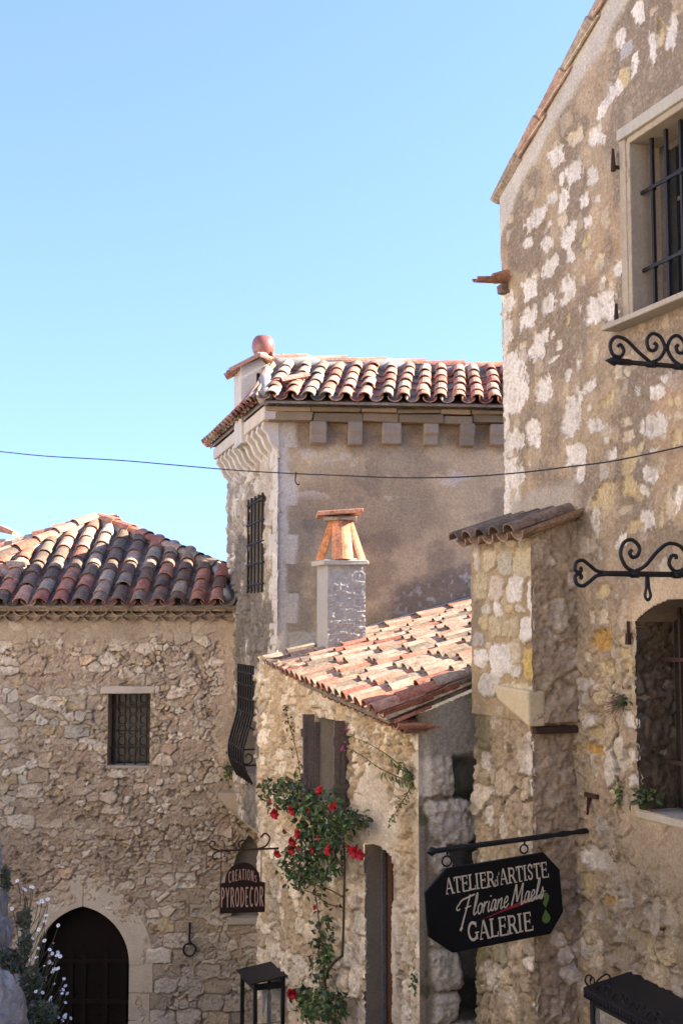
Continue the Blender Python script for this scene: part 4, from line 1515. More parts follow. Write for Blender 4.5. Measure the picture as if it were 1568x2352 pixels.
def pat_right(s, t):
    n1 = fbm(s * 10, t * 10, 401, 4) - 0.5
    n2 = fbm(s * 34, t * 34, 402, 4) - 0.5
    n3 = fbm(s * 2.4, t * 2.0, 403, 4)
    h = 0.026 * n1 + 0.022 * n2 + 0.03 * (n3 - 0.5)
    c = np.zeros(s.shape + (3,)) + np.array((0.40, 0.305, 0.20))
    c = lerp3(c, (0.42, 0.295, 0.185), sstep(0.5, 0.66, fbm(s * 1.7, t * 1.5, 404, 3)) * 0.8)
    # weathered grey-brown mortar, mostly up high
    g_ = sstep(0.44, 0.60, fbm(s * 2.6, t * 2.3, 405, 5) + 0.05 * np.clip(t, -2, 2) - 0.02)
    c = lerp3(c, (0.225, 0.18, 0.135), g_ * 0.75)
    h = h + g_ * 0.012 * (fbm(s * 45, t * 45, 406, 3) - 0.5)
    spk = sstep(0.64, 0.72, fbm(s * 50, t * 50, 407, 2))
    c = lerp3(c, (0.52, 0.44, 0.35), spk * 0.35)
    # scattered small stones half under the mortar, more of them low down
    F1, F2, r1, r2, r3, dx_, dy_ = vor(s + 0.04 * n1, t + 0.05 * n2, 0.155, 0.19, 0.9, 408, 2.4)
    dens = 0.40 + 0.5 * sstep(0.8, -1.2, t)
    rad = 0.20 + 0.26 * r2
    sm = (0.7 + 0.3 * sstep(0.5, -1.0, t)) * (r1 < dens) * sstep(0.0, 0.03, rad - F1 + 0.30 * (fbm(s * 20, t * 16, 409, 3) - 0.5))
    pal = [WH2, CRM, YE, TANS, (0.46, 0.37, 0.26), (0.40, 0.33, 0.26), (0.50, 0.40, 0.27)]
    c = lerp3(c, 0, sm * 0.8) + pick(pal, r3) * (sm * 0.8 * (0.85 + 0.3 * r2))[..., None]
    h = h + sm * (0.012 * (r3 - 0.3) + 0.02 * ((r1 - .2) * dx_ + (r2 - .5) * dy_))
    # lower down the stones crowd together and stand clear of the mortar
    hR, cR = rubble(s, t, 0.17, 0.215, 421, [(0.52, 0.455, 0.35), (0.46, 0.375, 0.25), (0.50, 0.40, 0.24), (0.42, 0.33, 0.22), (0.55, 0.49, 0.40), (0.38, 0.29, 0.2)], (0.37, 0.28, 0.18), amp=0.032, cover=0.50, rough=0.012, jit=0.9)
    kR = sstep(0.7, -0.7, t + 0.5 * (fbm(s * 1.5, t * 1.2, 422, 3) - 0.5)) * 0.9
    h = lerp(h, hR, kR)
    c = c * (1 - kR)[..., None] + cR * kR[..., None]
    # the bare stones seen in the photograph
    best, bc = blob_field(s, t, BR, 410, ragged=0.42, p=3.2)
    m = sstep(0.0, 0.03, best)
    sur_ = fbm(s * 42, t * 14, 411, 4)
    crk = sstep(0.04, 0.0, np.abs(fbm(s * 9, t * 5, 412, 3) - 0.5))
    h = lerp(h + 0.006 * sstep(-0.35, 0.0, best), -0.006 + 0.030 * (sur_ - 0.45) - 0.014 * crk, m)
    c = lerp3(c, 0, m) + bc * (m * (0.86 + 0.28 * sur_ - 0.25 * crk))[..., None]
    # broken corner stones
    qn = sstep(0.20, 0.15, s + 0.12 * (fbm(t * 2.3, s * 5, 413, 4) - 0.5) - 0.08 * np.sign(np.sin(t * 7.0))) * sstep(1.9, 2.0, t * -1 + 4.6) * sstep(0.38, 0.45, fbm(s * 6, t * 3.2, 414, 3))
    c = lerp3(c, WH, qn * (1 - m))
    # smooth pale render along the verge and above the buttress cap
    top = verge_top(s)
    band = sstep(0.30, 0.22, top - t + 0.14 * (fbm(s * 3, t * 3, 415, 4) - 0.5) - 0.10 * sstep(0.6, 0.0, s))
    c = lerp3(c, (0.52, 0.47, 0.385), band * 0.95)
    h = lerp(h, 0.012 + 0.008 * n1, band)
    cap = sstep(0.16, 0.05, np.abs(t - (0.90 + 0.06 * (s - 0.4))) + 0.10 * (fbm(s * 9, t * 9, 416, 3) - 0.5)) * sstep(1.25, 1.1, s) * sstep(0.05, 0.2, s)
    c = lerp3(c, (0.42, 0.365, 0.29), cap * 0.9)
    h = lerp(h, 0.03, cap * 0.7)
    # plaster round the arched window and under its sill
    pa = sstep(0.22, 0.12, np.hypot((s - 2.32) / 1.0, (t + 0.30) / 1.0) - 0.46 + 0.05 * n1 * 4) * sstep(-0.1, 0.02, t)
    pa = np.maximum(pa, sstep(1.72, 1.85, s + 0.3 * n1) * sstep(-1.2, -1.25, t) * sstep(-1.75, -1.6, t + 0.25 * n1))
    c = lerp3(c, (0.50, 0.385, 0.25), pa * 0.85)
    h = lerp(h, 0.015, pa * 0.8)
    # darker grey-brown patches low down
    d_ = sstep(0.5, 0.66, fbm(s * 1.9 + 3, t * 1.1, 417, 4)) * sstep(-0.8, -1.6, t)
    c = lerp3(c, (0.22, 0.18, 0.13), d_ * 0.6)
    # old settlement crack beside the arched window
    ck = sstep(0.014, 0.003, np.abs(s - 1.60 - 0.10 * (fbm(t * 4.5, t * 0 + 2, 418, 4) - 0.5) * 2 - 0.02 * np.sin(t * 31))) * sstep(-0.1, -0.3, t) * sstep(-1.45, -1.3, t)
    h = h - 0.035 * ck
    c = lerp3(c, (0.06, 0.05, 0.04), ck * 0.9)
    return h, c


UW = (1.95, 3.1, 2.085, 3.33)                          # upper window opening
LW = (1.905, 2.95, -1.24, 0.02)                        # arched window: jambs, sill, springing


def warpR(S, T):
    base = 2.3 + 1.55 * sstep(0.0, 1.6, S)
    TM = 5.7
    top = verge_top(S)
    return np.where(T <= base, T, base + (T - base) * (top - base) / (TM - base))


def arch_low(s):
    return LW[3] + 0.135 - 0.6 * (s - 2.40) ** 2


wall("wall", PR, 0.0, 5.4, -4.6, 5.7, (0.0105, 0.0125), pat_right, GH, holes=[UW], warp=warpR,
     cut=lambda s, t: (s > LW[0]) & (s < LW[1]) & (t > LW[2]) & (t < arch_low(s)))
# end of the house, its back and the roof behind the verge
q = MB()
pb = PR.P(0, 0, 0)
pe_ = PR.P(9, 0, -0.3)
for (a, b) in (((pb[0], pb[1]), (4.6, 10.12)), ((4.6, 10.12), (6.2, 6.0)), ((6.2, 6.0), (pe_[0] + 1.5, pe_[1] + 0.4)), ((pe_[0] + 1.5, pe_[1] + 0.4), (pe_[0], pe_[1]))):
    A_ = V(a[0], a[1], -4.6)
    B_ = V(b[0], b[1], -4.6)
    hgt = 3.50 + 4.6
    q.add([A_, B_, B_ + UP * hgt, A_ + UP * hgt], [(0, 1, 2, 3)], (0.42, 0.34, 0.25))
q.box(PR.P(-0.005, -4.6, -0.10), PR.e * 0.4, PR.n * 0.05, UP * 8.0, (0.42, 0.34, 0.25))  # unseen strip added behind the corner against a light leak
q.box((1.75, 10.09, -4.6), (0.25, 0, 0), (0, 0.9, 0), (0, 0, 4.55), (0.42, 0.34, 0.25))  # unseen block added to stop sun passing between the houses
q.build("rear_wall", M['stone'], GH)
q = MB()
q.prism([PR.P(5.38, -4.6, 0.01), PR.P(9, -4.6, 0.01), PR.P(9, 3.2, 0.01), PR.P(5.38, 4.97, 0.01)], -PR.n * 0.3, (0.42, 0.34, 0.25))
q.build("near_wall", M['stone'], GH)
gr = MB()
sl_ = PR.e * 0.88 + UP * 0.47
c0 = PR.P(-0.04, 3.55, -0.03)
tile_roof(gr, c0, c0 + V(3.2, 0.05, 0), c0 + sl_ * 4.6, c0 + sl_ * 4.6 + V(3.2, 0.05, 0), 13, 10, lambda a, b: (1, 9, 0.0, 0, 0.0), None, over=1.12, wob=0.003)
GROOF = gr.build("roof", M['tile'], GH)
q = MB()
for j in range(10):
    p = c0 + sl_ * (0.46 * j) + V(0.0, 0, 0.015 + (0.05 if j == 0 else 0))
    ln = np.linalg.norm(sl_ * 0.46) * 1.10
    barrel(q, p - UP * 0.03, unit(sl_), V(0.94, 0.34, 0), unit(np.cross(V(0.94, 0.34, 0), sl_)) * (1 if np.cross(V(0.94, 0.34, 0), sl_)[2] > 0 else -1), ln, 0.085, 0.07, (0.56 * rng.uniform(.9, 1.1), 0.40 * rng.uniform(.9, 1.1), 0.27), lift=0.035, th=0.016)
q.build("verge_tiles", M['tile'], GROOF)
q = MB()
deck(q, c0 + V(.02, 0, -.02), c0 + V(3.2, 0, -.02), c0 + sl_ * 4.6 + V(3.2, 0, 0), c0 + sl_ * 4.6, 0.03)
far_ = PR.e * 0.88 - UP * 0.47
q.prism([c0 + sl_ * 4.6, c0 + sl_ * 4.6 + V(3.2, 0.05, 0), c0 + sl_ * 4.6 + V(3.2, 0.05, 0) + far_ * 5, c0 + sl_ * 4.6 + far_ * 5], V(0, 0, -0.05), (0.4, 0.2, 0.12))
q.build("roof_deck", M['tile'], GROOF)

# upper window: stone surround, sill, timber casement and iron bars
SURC = (0.37, 0.305, 0.22)
q = MB()
a, b, c, d = UW
q.box(PR.P(a, c, 0.012), -PR.e * 0.045, -PR.n * 0.30, UP * (d - c + 0.02), SURC, 0.004)
q.box(PR.P(a - 0.045, c, 0.02), -PR.e * 0.07, -PR.n * 0.05, UP * (d - c + 0.05), (0.38, 0.32, 0.235), 0.004)
q.box(PR.P(a - 0.03, d, 0.012), PR.e * (b - a + .03), -PR.n * 0.30, UP * 0.05, SURC, 0.004)
q.box(PR.P(a - 0.115, d + 0.05, 0.035), PR.e * (b - a + .2), -PR.n * 0.14, UP * 0.085, (0.43, 0.39, 0.32), 0.008)
uw = q.build("window", M['stone'], GH, bevel=0.007)
q = MB()
q.box(PR.P(a - 0.22, c - 0.05, 0.13), PR.e * (b - a + .5), -PR.n * 0.42, UP * 0.045, (0.40, 0.345, 0.27), 0.005)
q.build("sill", M['stone'], uw, bevel=0.01)
q = MB()
q.box(PR.P(a - .02, c, -0.27), PR.e * (b - a), -PR.n * 0.02, UP * (d - c), (0.045, 0.045, 0.042))
q.build("pane", M['pane'], uw)
q = MB()
WD = (0.13, 0.11, 0.095)
q.box(PR.P(a + 0.0, c, -0.235), PR.e * 0.06, -PR.n * 0.05, UP * (d - c), WD)
q.box(PR.P(a + 0.0, d - 0.06, -0.235), PR.e * (b - a), -PR.n * 0.05, UP * 0.06, WD)
q.box(PR.P(a + 0.0, c, -0.235), PR.e * (b - a), -PR.n * 0.05, UP * 0.06, WD)
q.box(PR.P(a + 0.13, c, -0.24), PR.e * 0.05, -PR.n * 0.04, UP * (d - c), (0.03, 0.028, 0.026))
for t in (c + 0.42, c + 0.80):
    q.box(PR.P(a + 0.18, t, -0.245), PR.e * (b - a), -PR.n * 0.035, UP * 0.03, WD)
q.build("casement", M['wood'], uw)
q = MB()
ic = (0.032, 0.030, 0.031)
for i in range(5):
    s = a + 0.125 + i * 0.165
    q.box(PR.P(s - .012, c + 0.02, -0.10), PR.e * 0.024, PR.n * 0.024, UP * (d - c), ic)
for t in (c + 0.33, c + 0.88):
    q.box(PR.P(a - 0.02, t, -0.085), PR.e * (b - a), PR.n * 0.016, UP * 0.026, ic)
    for i in range(5):
        s = a + 0.125 + i * 0.165
        q.box(PR.P(s - .02, t - 0.006, -0.104), PR.e * 0.04, PR.n * 0.036, UP * 0.038, ic)
q.build("grille", M['iron'], uw, bevel=0.003)
for t in (d - 0.03, c + 0.10):
    q = MB()
    q.tube([PR.P(a - 0.13, t - 0.10, -0.02), PR.P(a - 0.13, t - 0.10, 0.06), PR.P(a - 0.13, t - 0.1, 0.062)], 0.014, 6, (0.05, 0.03, 0.02))
    q.tube([PR.P(a - 0.13, t - 0.13, 0.06), PR.P(a - 0.13, t + 0.03, 0.06)], [0.02, 0.01], 8, (0.05, 0.03, 0.02))
    q.build("hinge", M['rustiron'], uw)

# arched window: reveal, dark inside, sill and bars
q = MB()
a, b, c, d = LW
dp = 0.29


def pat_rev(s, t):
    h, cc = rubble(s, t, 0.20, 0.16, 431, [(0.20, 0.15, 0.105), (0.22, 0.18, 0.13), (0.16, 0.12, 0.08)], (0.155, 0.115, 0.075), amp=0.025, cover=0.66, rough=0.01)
    return h - 0.03, cc * 0.72  # colours darkened to put the reveal's shade into the jamb


pj = PR.P(a, 0, 0)
PJ = Plane(pj, -PR.n)
if np.dot(PJ.n, PR.e) < 0:
    PJ.n = -PJ.n
q.box(PR.P(a - 0.06, c - 0.03, 0.0), PR.e * 0.02, -PR.n * dp, UP * (d - c + 0.1), (0.3, 0.24, 0.18))
n_ = 10
for k in range(n_):
    s0_, s1_ = a + (b - a) * k / n_, a + (b - a) * (k + 1) / n_
    z0_, z1_ = arch_low(s0_), arch_low(s1_)
    q.add([PR.P(s0_, z0_ - 0.004, 0.004), PR.P(s1_, z1_ - 0.004, 0.004), PR.P(s1_, z1_ - .004, -dp), PR.P(s0_, z0_ - .004, -dp)], [(0, 1, 2, 3)], (0.36, 0.27, 0.18))
lw = q.build("arched_window", M['stone'], GH)
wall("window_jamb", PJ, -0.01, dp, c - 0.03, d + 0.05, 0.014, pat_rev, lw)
q = MB()
q.box(PR.P(a - 0.02, c - 0.055, 0.03), PR.e * (b - a), -PR.n * (dp + .03), UP * 0.05, (0.46, 0.40, 0.31), 0.006)
q.build("sill", M['stone'], lw, bevel=0.01)
q = MB()
q.box(PR.P(a, c, -dp), PR.e * (b - a), -PR.n * 0.02, UP * (d - c + .16), (0.008, 0.008, 0.008))
q.build("pane", M['pane'], lw)
q = MB()
for i in range(6):
    s = a + 0.20 + i * 0.14
    q.box(PR.P(s - .011, c, -0.21), PR.e * 0.022, PR.n * 0.022, UP * (d - c + .12), (0.06, 0.056, 0.052))
for t in (c + 0.30, c + 0.98):
    q.box(PR.P(a - .02, t, -0.185), PR.e * (b - a), PR.n * 0.012, UP * 0.028, (0.13, 0.12, 0.11))
q.build("grille", M['rustiron'], lw)

# buttress with its little tiled cap
PBs = 0.967
bo_ = PR.P(1.13, 0, 0)
O1 = 0.362
O2 = 0.325


def A7(x, y, w, h, c=CRM):
    return (1021.7 + .244 * x, 1090.6 + .244 * y, .244 * w, .244 * h, c)


PB = Plane(PR.P(0, 0, O1), PR.e)
PB2 = Plane(PR.P(0, 0, O2), PR.e)
YG = (0.47, 0.39, 0.25)
BB = blobs_on(PB, [A7(*q) for q in (
    (305, 760, 62, 310, WH2), (425, 800, 118, 210), (570, 840, 138, 230, (0.47, 0.43, 0.34)), (755, 830, 185, 280, (0.55, 0.47, 0.32)), (515, 630, 85, 110), (625, 630, 110, 85), (720, 610, 42, 150, WH2),
    (340, 1050, 135, 270, YG), (490, 1070, 135, 240, (0.58, 0.5, 0.39)), (660, 1080, 155, 250, WH), (818, 1140, 65, 310, WH), (395, 1270, 85, 95, WH2), (505, 1270, 85, 130, WH), (610, 1260, 85, 75, YE),
    (705, 1260, 85, 75, WH2), (370, 1400, 75, 140, YE), (470, 1430, 115, 190, YG), (630, 1440, 145, 190, YG), (778, 1460, 140, 250, WH), (320, 1550, 95, 135, GR), (345, 1730, 130, 180, WH),
    (525, 1740, 210, 300, WH), (670, 1680, 105, 210, CRM), (675, 1850, 85, 115, WH2), (805, 1780, 135, 300, (0.53, 0.38, 0.14)), (415, 1980, 195, 220, WH2), (720, 2060, 340, 190, (0.56, 0.46, 0.29)), (415, 1610, 60, 80))])


def pat_but(s, t):
    n1 = fbm(s * 11, t * 11, 441, 4) - 0.5
    n2 = fbm(s * 36, t * 36, 442, 4) - 0.5
    h = 0.018 * n1 + 0.014 * n2
    c = np.zeros(s.shape + (3,)) + np.array((0.36, 0.27, 0.16))
    c = c * (0.85 + 0.3 * fbm(s * 4, t * 4, 443, 3))[..., None]
    best, bc = blob_field(s, t, BB, 444, ragged=0.24, p=3.2)
    m = sstep(0.0, 0.03, best)
    sf = fbm(s * 26, t * 18, 445, 4)
    h = lerp(h, 0.012 + 0.034 * (sf - 0.45), m)
    sm2 = sstep(0.60, 0.66, fbm(s * 9 + 3, t * 9, 447, 4)) * (1 - m)
    c = lerp3(c, (0.45, 0.37, 0.25), sm2 * 0.7)
    c = lerp3(c, 0, m) + bc * (m * (0.82 + 0.34 * sf))[..., None]
    d_ = sstep(0.45, 0.62, fbm(s * 3, t * 2, 446, 4)) * sstep(0.42, 0.2, s)
    c = lerp3(c, (0.19, 0.165, 0.125), d_ * 0.6)
    ms = sstep(-0.30, -0.62, t + 0.2 * n1)
    return h, c


def pat_but2(s, t):
    h, c = rubble(s, t, 0.29, 0.26, 451, [(0.52, 0.45, 0.345), (0.46, 0.38, 0.27), (0.59, 0.53, 0.44), (0.40, 0.32, 0.22)], (0.33, 0.255, 0.165), amp=0.034, cover=0.36, rough=0.013, jit=0.8)
    ms = sstep(0.48, 0.62, fbm(s * 3, t * 2.4, 452, 4)) * sstep(0.55, 0.25, s)
    c = lerp3(c, (0.13, 0.12, 0.06), ms * 0.65)
    ms = sstep(0.5, 0.62, fbm(s * 2 + 3, t * 2.1, 453, 4)) * sstep(-1.9, -2.4, t)
    c = lerp3(c, (0.16, 0.145, 0.07), ms * 0.6)
    return h, c


def pat_but3(s, t):
    h, c = rubble(s, t, 0.25, 0.22, 461, [(0.36, 0.30, 0.23), (0.32, 0.26, 0.19), (0.40, 0.34, 0.26), (0.28, 0.21, 0.14)], (0.24, 0.18, 0.115), amp=0.024, cover=0.80, rough=0.014)
    return h, c * 1.45


B0, B1 = 0.10, 1.13
BUT = MB()
BUT.box(PR.P(B0 + .02, -0.70, -0.02), PR.e * (B1 - B0 - .04), PR.n * (O1 - 0.03), UP * 1.3, (0.36, 0.29, 0.2))
BUT.box(PR.P(B0 + .02, -4.6, -0.02), PR.e * (B1 - B0 - .12), PR.n * (O2 - 0.03), UP * 3.9, (0.36, 0.29, 0.2))
BT = BUT.build("buttress", M['stone'], GH)
btop = lambda s: 0.70 + 0.0 * s
wall("buttress_face", PB, B0, B1 + 0.02, -0.72, 0.62, 0.0115, pat_but, BT)
wall("buttress_face", PB2, B0, B1 - 0.045, -4.6, -0.60, 0.0125, pat_but2, BT)
PN = Plane(PR.P(B1, 0, 0), PR.n)
if np.dot(PN.n, PR.e) < 0:
    PN.n = -PN.n
wall("buttress_face", PN, -0.02, O1 + 0.03, -0.72, 0.94, 0.012, pat_but3, BT, cut=lambda s, t: t > 0.80 - 0.42 * s)
PN2 = Plane(PR.P(B1 - 0.07, 0, 0), PR.n)
if np.dot(PN2.n, PR.e) < 0:
    PN2.n = -PN2.n
wall("buttress_face", PN2, -0.02, O2 + 0.04, -4.6, -0.60, 0.0125, pat_but3, BT)
q = MB()
q.box(PR.P(B1 - 0.075, -0.80, 0.0), PR.e * 0.085, PR.n * O1 * 1.0, UP * 0.05, (0.10, 0.05, 0.03), 0.004)
q.build("iron_lintel", M['rustiron'], BT)
# the shallow bracket stone under the overhang
q = MB()
q.prism([PB.P(B1 + 0.02, -0.49, 0.065), PB.P(B1 + 0.02, -0.75, 0.065), PB.P(0.66, -0.58, 0.065), PB.P(0.58, -0.47, 0.065)], -PB.n * 0.14, (0.55, 0.45, 0.28))
q.build("bracket_stone", M['stone'], BT, bevel=0.02)
q = MB()
lo = PR.P(0, 0.64, O1 + 0.17)
up_ = PR.P(0, 0.985, 0.0)
for i in range(5):
    s = B0 + 0.02 + i * 0.235
    a_ = PR.P(s, 0.635, O1 + 0.15)
    b_ = PR.P(s, 0.83, -0.03)
    g_ = unit(b_ - a_)
    n_ = unit(np.cross(PR.e, g_))
    n_ = n_ if n_[2] > 0 else -n_
    cc = rng.choice(((0.15, 0.115, 0.085), (0.20, 0.14, 0.10), (0.12, 0.10, 0.078)))
    barrel(q, a_ + n_ * 0.03, g_, PR.e, n_, np.linalg.norm(b_ - a_), 0.088, 0.08, cc, lift=0.012, th=0.015)
    if i < 5:
        barrel(q, a_ + PR.e * 0.118 + n_ * 0.01, g_, PR.e, n_, np.linalg.norm(b_ - a_), 0.092, 0.09, (0.30, 0.2, 0.13), up=False, lift=0.0, th=0.015)
q.build("cap_tiles", M['tile'], BT)
q = MB()
q.prism([PR.P(B0, 0.60, O1 - .02), PR.P(B0, 0.60, 0), PR.P(B0, 0.79, 0)], PR.e * (B1 - B0 - .01), (0.34, 0.28, 0.2))
q.build("cap_bed", M['mortar'], BT)

# clay rain spout sticking out of the far corner
q = MB()
a_ = PR.P(0.10, 2.87, -0.05)
b_ = at(1090, 640, 9.85)
g_ = unit(a_ - b_)
x_ = unit(np.cross(g_, UP))
n_ = np.cross(x_, g_)
barrel(q, b_, g_, x_, n_, np.linalg.norm(a_ - b_), 0.052, 0.07, (0.33, 0.17, 0.10), up=False, lift=0.0, th=0.016)
m_ = at(1132, 640, 9.95)
q.tube([m_ + n_ * 0.0, PR.P(0.10, 2.90, -0.05)], [0.045, 0.06], 10, (0.36, 0.17, 0.09))
q.box(PR.P(0.03, 2.74, -0.02), PR.e * 0.1, PR.n * 0.08, UP * 0.07, (0.2, 0.13, 0.09), 0.006)
tag(q.build("rain_spout", M['tile'], None), "clay rain spout jutting from the far corner of the right house", "spout")

# ------------------------------------------------------------------ lettering drawn with strokes
def arc(cx, cy, rx, ry, a0, a1, n=12):
    return [(cx + rx * math.cos(math.radians(a0 + (a1 - a0) * k / n)), cy + ry * math.sin(math.radians(a0 + (a1 - a0) * k / n))) for k in range(n + 1)]


TK, TN = 0.17, 0.075
SERIF = {
    'A': (0.86, [([(0.08, 0), (0.40, 1)], TN), ([(0.40, 1.0), (0.74, 0)], TK), ([(0.18, 0.34), (0.60, 0.34)], TN), ([(-0.04, 0.03), (0.22, 0.03)], TN), ([(0.56, 0.03), (0.90, 0.03)], TN)]),
    'T': (0.76, [([(0.36, 0), (0.36, 1)], TK), ([(0.0, 0.95), (0.72, 0.95)], 0.10), ([(0.03, 0.98), (0.03, 0.74)], TN), ([(0.69, 0.98), (0.69, 0.74)], TN), ([(0.2, 0.03), (0.52, 0.03)], TN)]),
    'E': (0.72, [([(0.16, 0), (0.16, 1)], TK), ([(0.0, 0.96), (0.60, 0.96)], 0.085), ([(0.59, 1.0), (0.59, 0.76)], TN), ([(0.16, 0.52), (0.46, 0.52)], TN), ([(0.46, 0.64), (0.46, 0.40)], TN), ([(0.0, 0.04), (0.62, 0.04)], 0.085), ([(0.63, 0.0), (0.65, 0.26)], TN)]),
    'L': (0.66, [([(0.16, 0), (0.16, 1)], TK), ([(0.0, 0.97), (0.34, 0.97)], TN), ([(0.0, 0.04), (0.58, 0.04)], 0.085), ([(0.59, 0.0), (0.61, 0.28)], TN)]),
    'I': (0.42, [([(0.18, 0), (0.18, 1)], TK), ([(0.0, 0.97), (0.36, 0.97)], TN), ([(0.0, 0.03), (0.36, 0.03)], TN)]),
    'R': (0.82, [([(0.16, 0), (0.16, 1)], TK), ([(0.0, 0.97), (0.3, 0.97)], TN), ([(0.0, 0.03), (0.34, 0.03)], TN), ([(0.16, 0.95)] + arc(0.40, 0.72, 0.19, 0.235, 90, -90) + [(0.16, 0.485)], 0.11), ([(0.36, 0.5), (0.66, 0.02)], TK), ([(0.6, 0.03), (0.80, 0.03)], TN)]),
    'S': (0.62, [([(0.52, 0.74)] + arc(0.30, 0.75, 0.20, 0.22, 30, 180, 8) + [(0.16, 0.60), (0.42, 0.42)] + arc(0.28, 0.24, 0.22, 0.22, 30, -150, 10) + [(0.06, 0.28)], 0.125), ([(0.51, 0.96), (0.51, 0.70)], TN), ([(0.05, 0.30), (0.05, 0.04)], TN)]),
    'G': (0.88, [(arc(0.44, 0.5, 0.36, 0.46, 45, 315, 18), 0.15), ([(0.70, 0.98), (0.70, 0.70)], TN), ([(0.70, 0.42), (0.70, 0.06)], 0.15), ([(0.54, 0.43), (0.86, 0.43)], TN)]),
    'd': (0.50, [(arc(0.20, 0.22, 0.16, 0.22, 0, 360, 14), 0.10), ([(0.38, 0.0), (0.38, 0.72)], 0.11), ([(0.26, 0.71), (0.42, 0.71)], 0.05)]),
    "'": (0.16, [([(0.1, 1.0), (0.03, 0.76)], 0.09)]),
}
CAPS = {
    'C': (0.46, [(arc(0.24, 0.5, 0.18, 0.47, 50, 310, 14), 0.11)]),
    'R': (0.46, [([(0.08, 0), (0.08, 1)], 0.11), ([(0.08, 0.97)] + arc(0.18, 0.73, 0.18, 0.24, 80, -80, 8) + [(0.08, 0.5)], 0.10), ([(0.18, 0.5), (0.40, 0)], 0.11)]),
    'E': (0.40, [([(0.08, 0), (0.08, 1)], 0.11), ([(0.08, 0.96), (0.33, 0.97)], 0.09), ([(0.08, 0.5), (0.29, 0.52)], 0.09), ([(0.08, 0.04), (0.33, 0.04)], 0.09)]),
    'A': (0.46, [([(0.04, 0), (0.21, 1)], 0.10), ([(0.21, 1), (0.40, 0)], 0.11), ([(0.1, 0.33), (0.33, 0.33)], 0.08)]),
    'T': (0.42, [([(0.19, 0), (0.19, 1)], 0.11), ([(0.0, 0.96), (0.38, 0.97)], 0.09)]),
    'I': (0.20, [([(0.08, 0), (0.08, 1)], 0.11)]),
    'O': (0.50, [(arc(0.23, 0.5, 0.18, 0.46, 0, 360, 20), 0.10)]),
    'N': (0.50, [([(0.08, 0), (0.08, 1)], 0.10), ([(0.08, 1), (0.38, 0)], 0.10), ([(0.38, 0), (0.38, 1)], 0.10)]),
    's': (0.36, [([(0.27, 0.48)] + arc(0.17, 0.46, 0.11, 0.13, 40, 200, 6) + [(0.2, 0.30)] + arc(0.17, 0.15, 0.11, 0.14, 40, -160, 8), 0.085)]),
    'P': (0.44, [([(0.08, 0), (0.08, 1)], 0.12), ([(0.08, 0.97)] + arc(0.18, 0.72, 0.18, 0.25, 80, -80, 8) + [(0.08, 0.46)], 0.10)]),
    'Y': (0.46, [([(0.03, 1), (0.21, 0.5)], 0.11), ([(0.40, 1), (0.21, 0.5)], 0.10), ([(0.21, 0.5), (0.21, 0)], 0.11)]),
    'D': (0.48, [([(0.08, 0), (0.08, 1)], 0.11), ([(0.08, 0.97)] + arc(0.14, 0.5, 0.27, 0.46, 80, -80, 12) + [(0.08, 0.03)], 0.10)]),
}


def smooth(pts, n=6):
    pts = [np.asarray(p, float) for p in pts]
    out = []
    for i in range(len(pts) - 1):
        p0 = pts[max(i - 1, 0)]
        p1, p2 = pts[i], pts[i + 1]
        p3 = pts[min(i + 2, len(pts) - 1)]
        for k in range(n):
            t = k / n
            out.append(0.5 * ((2 * p1) + (-p0 + p2) * t + (2 * p0 - 5 * p1 + 4 * p2 - p3) * t * t + (-p0 + 3 * p1 - 3 * p2 + p3) * t ** 3))
    out.append(pts[-1])
    return out


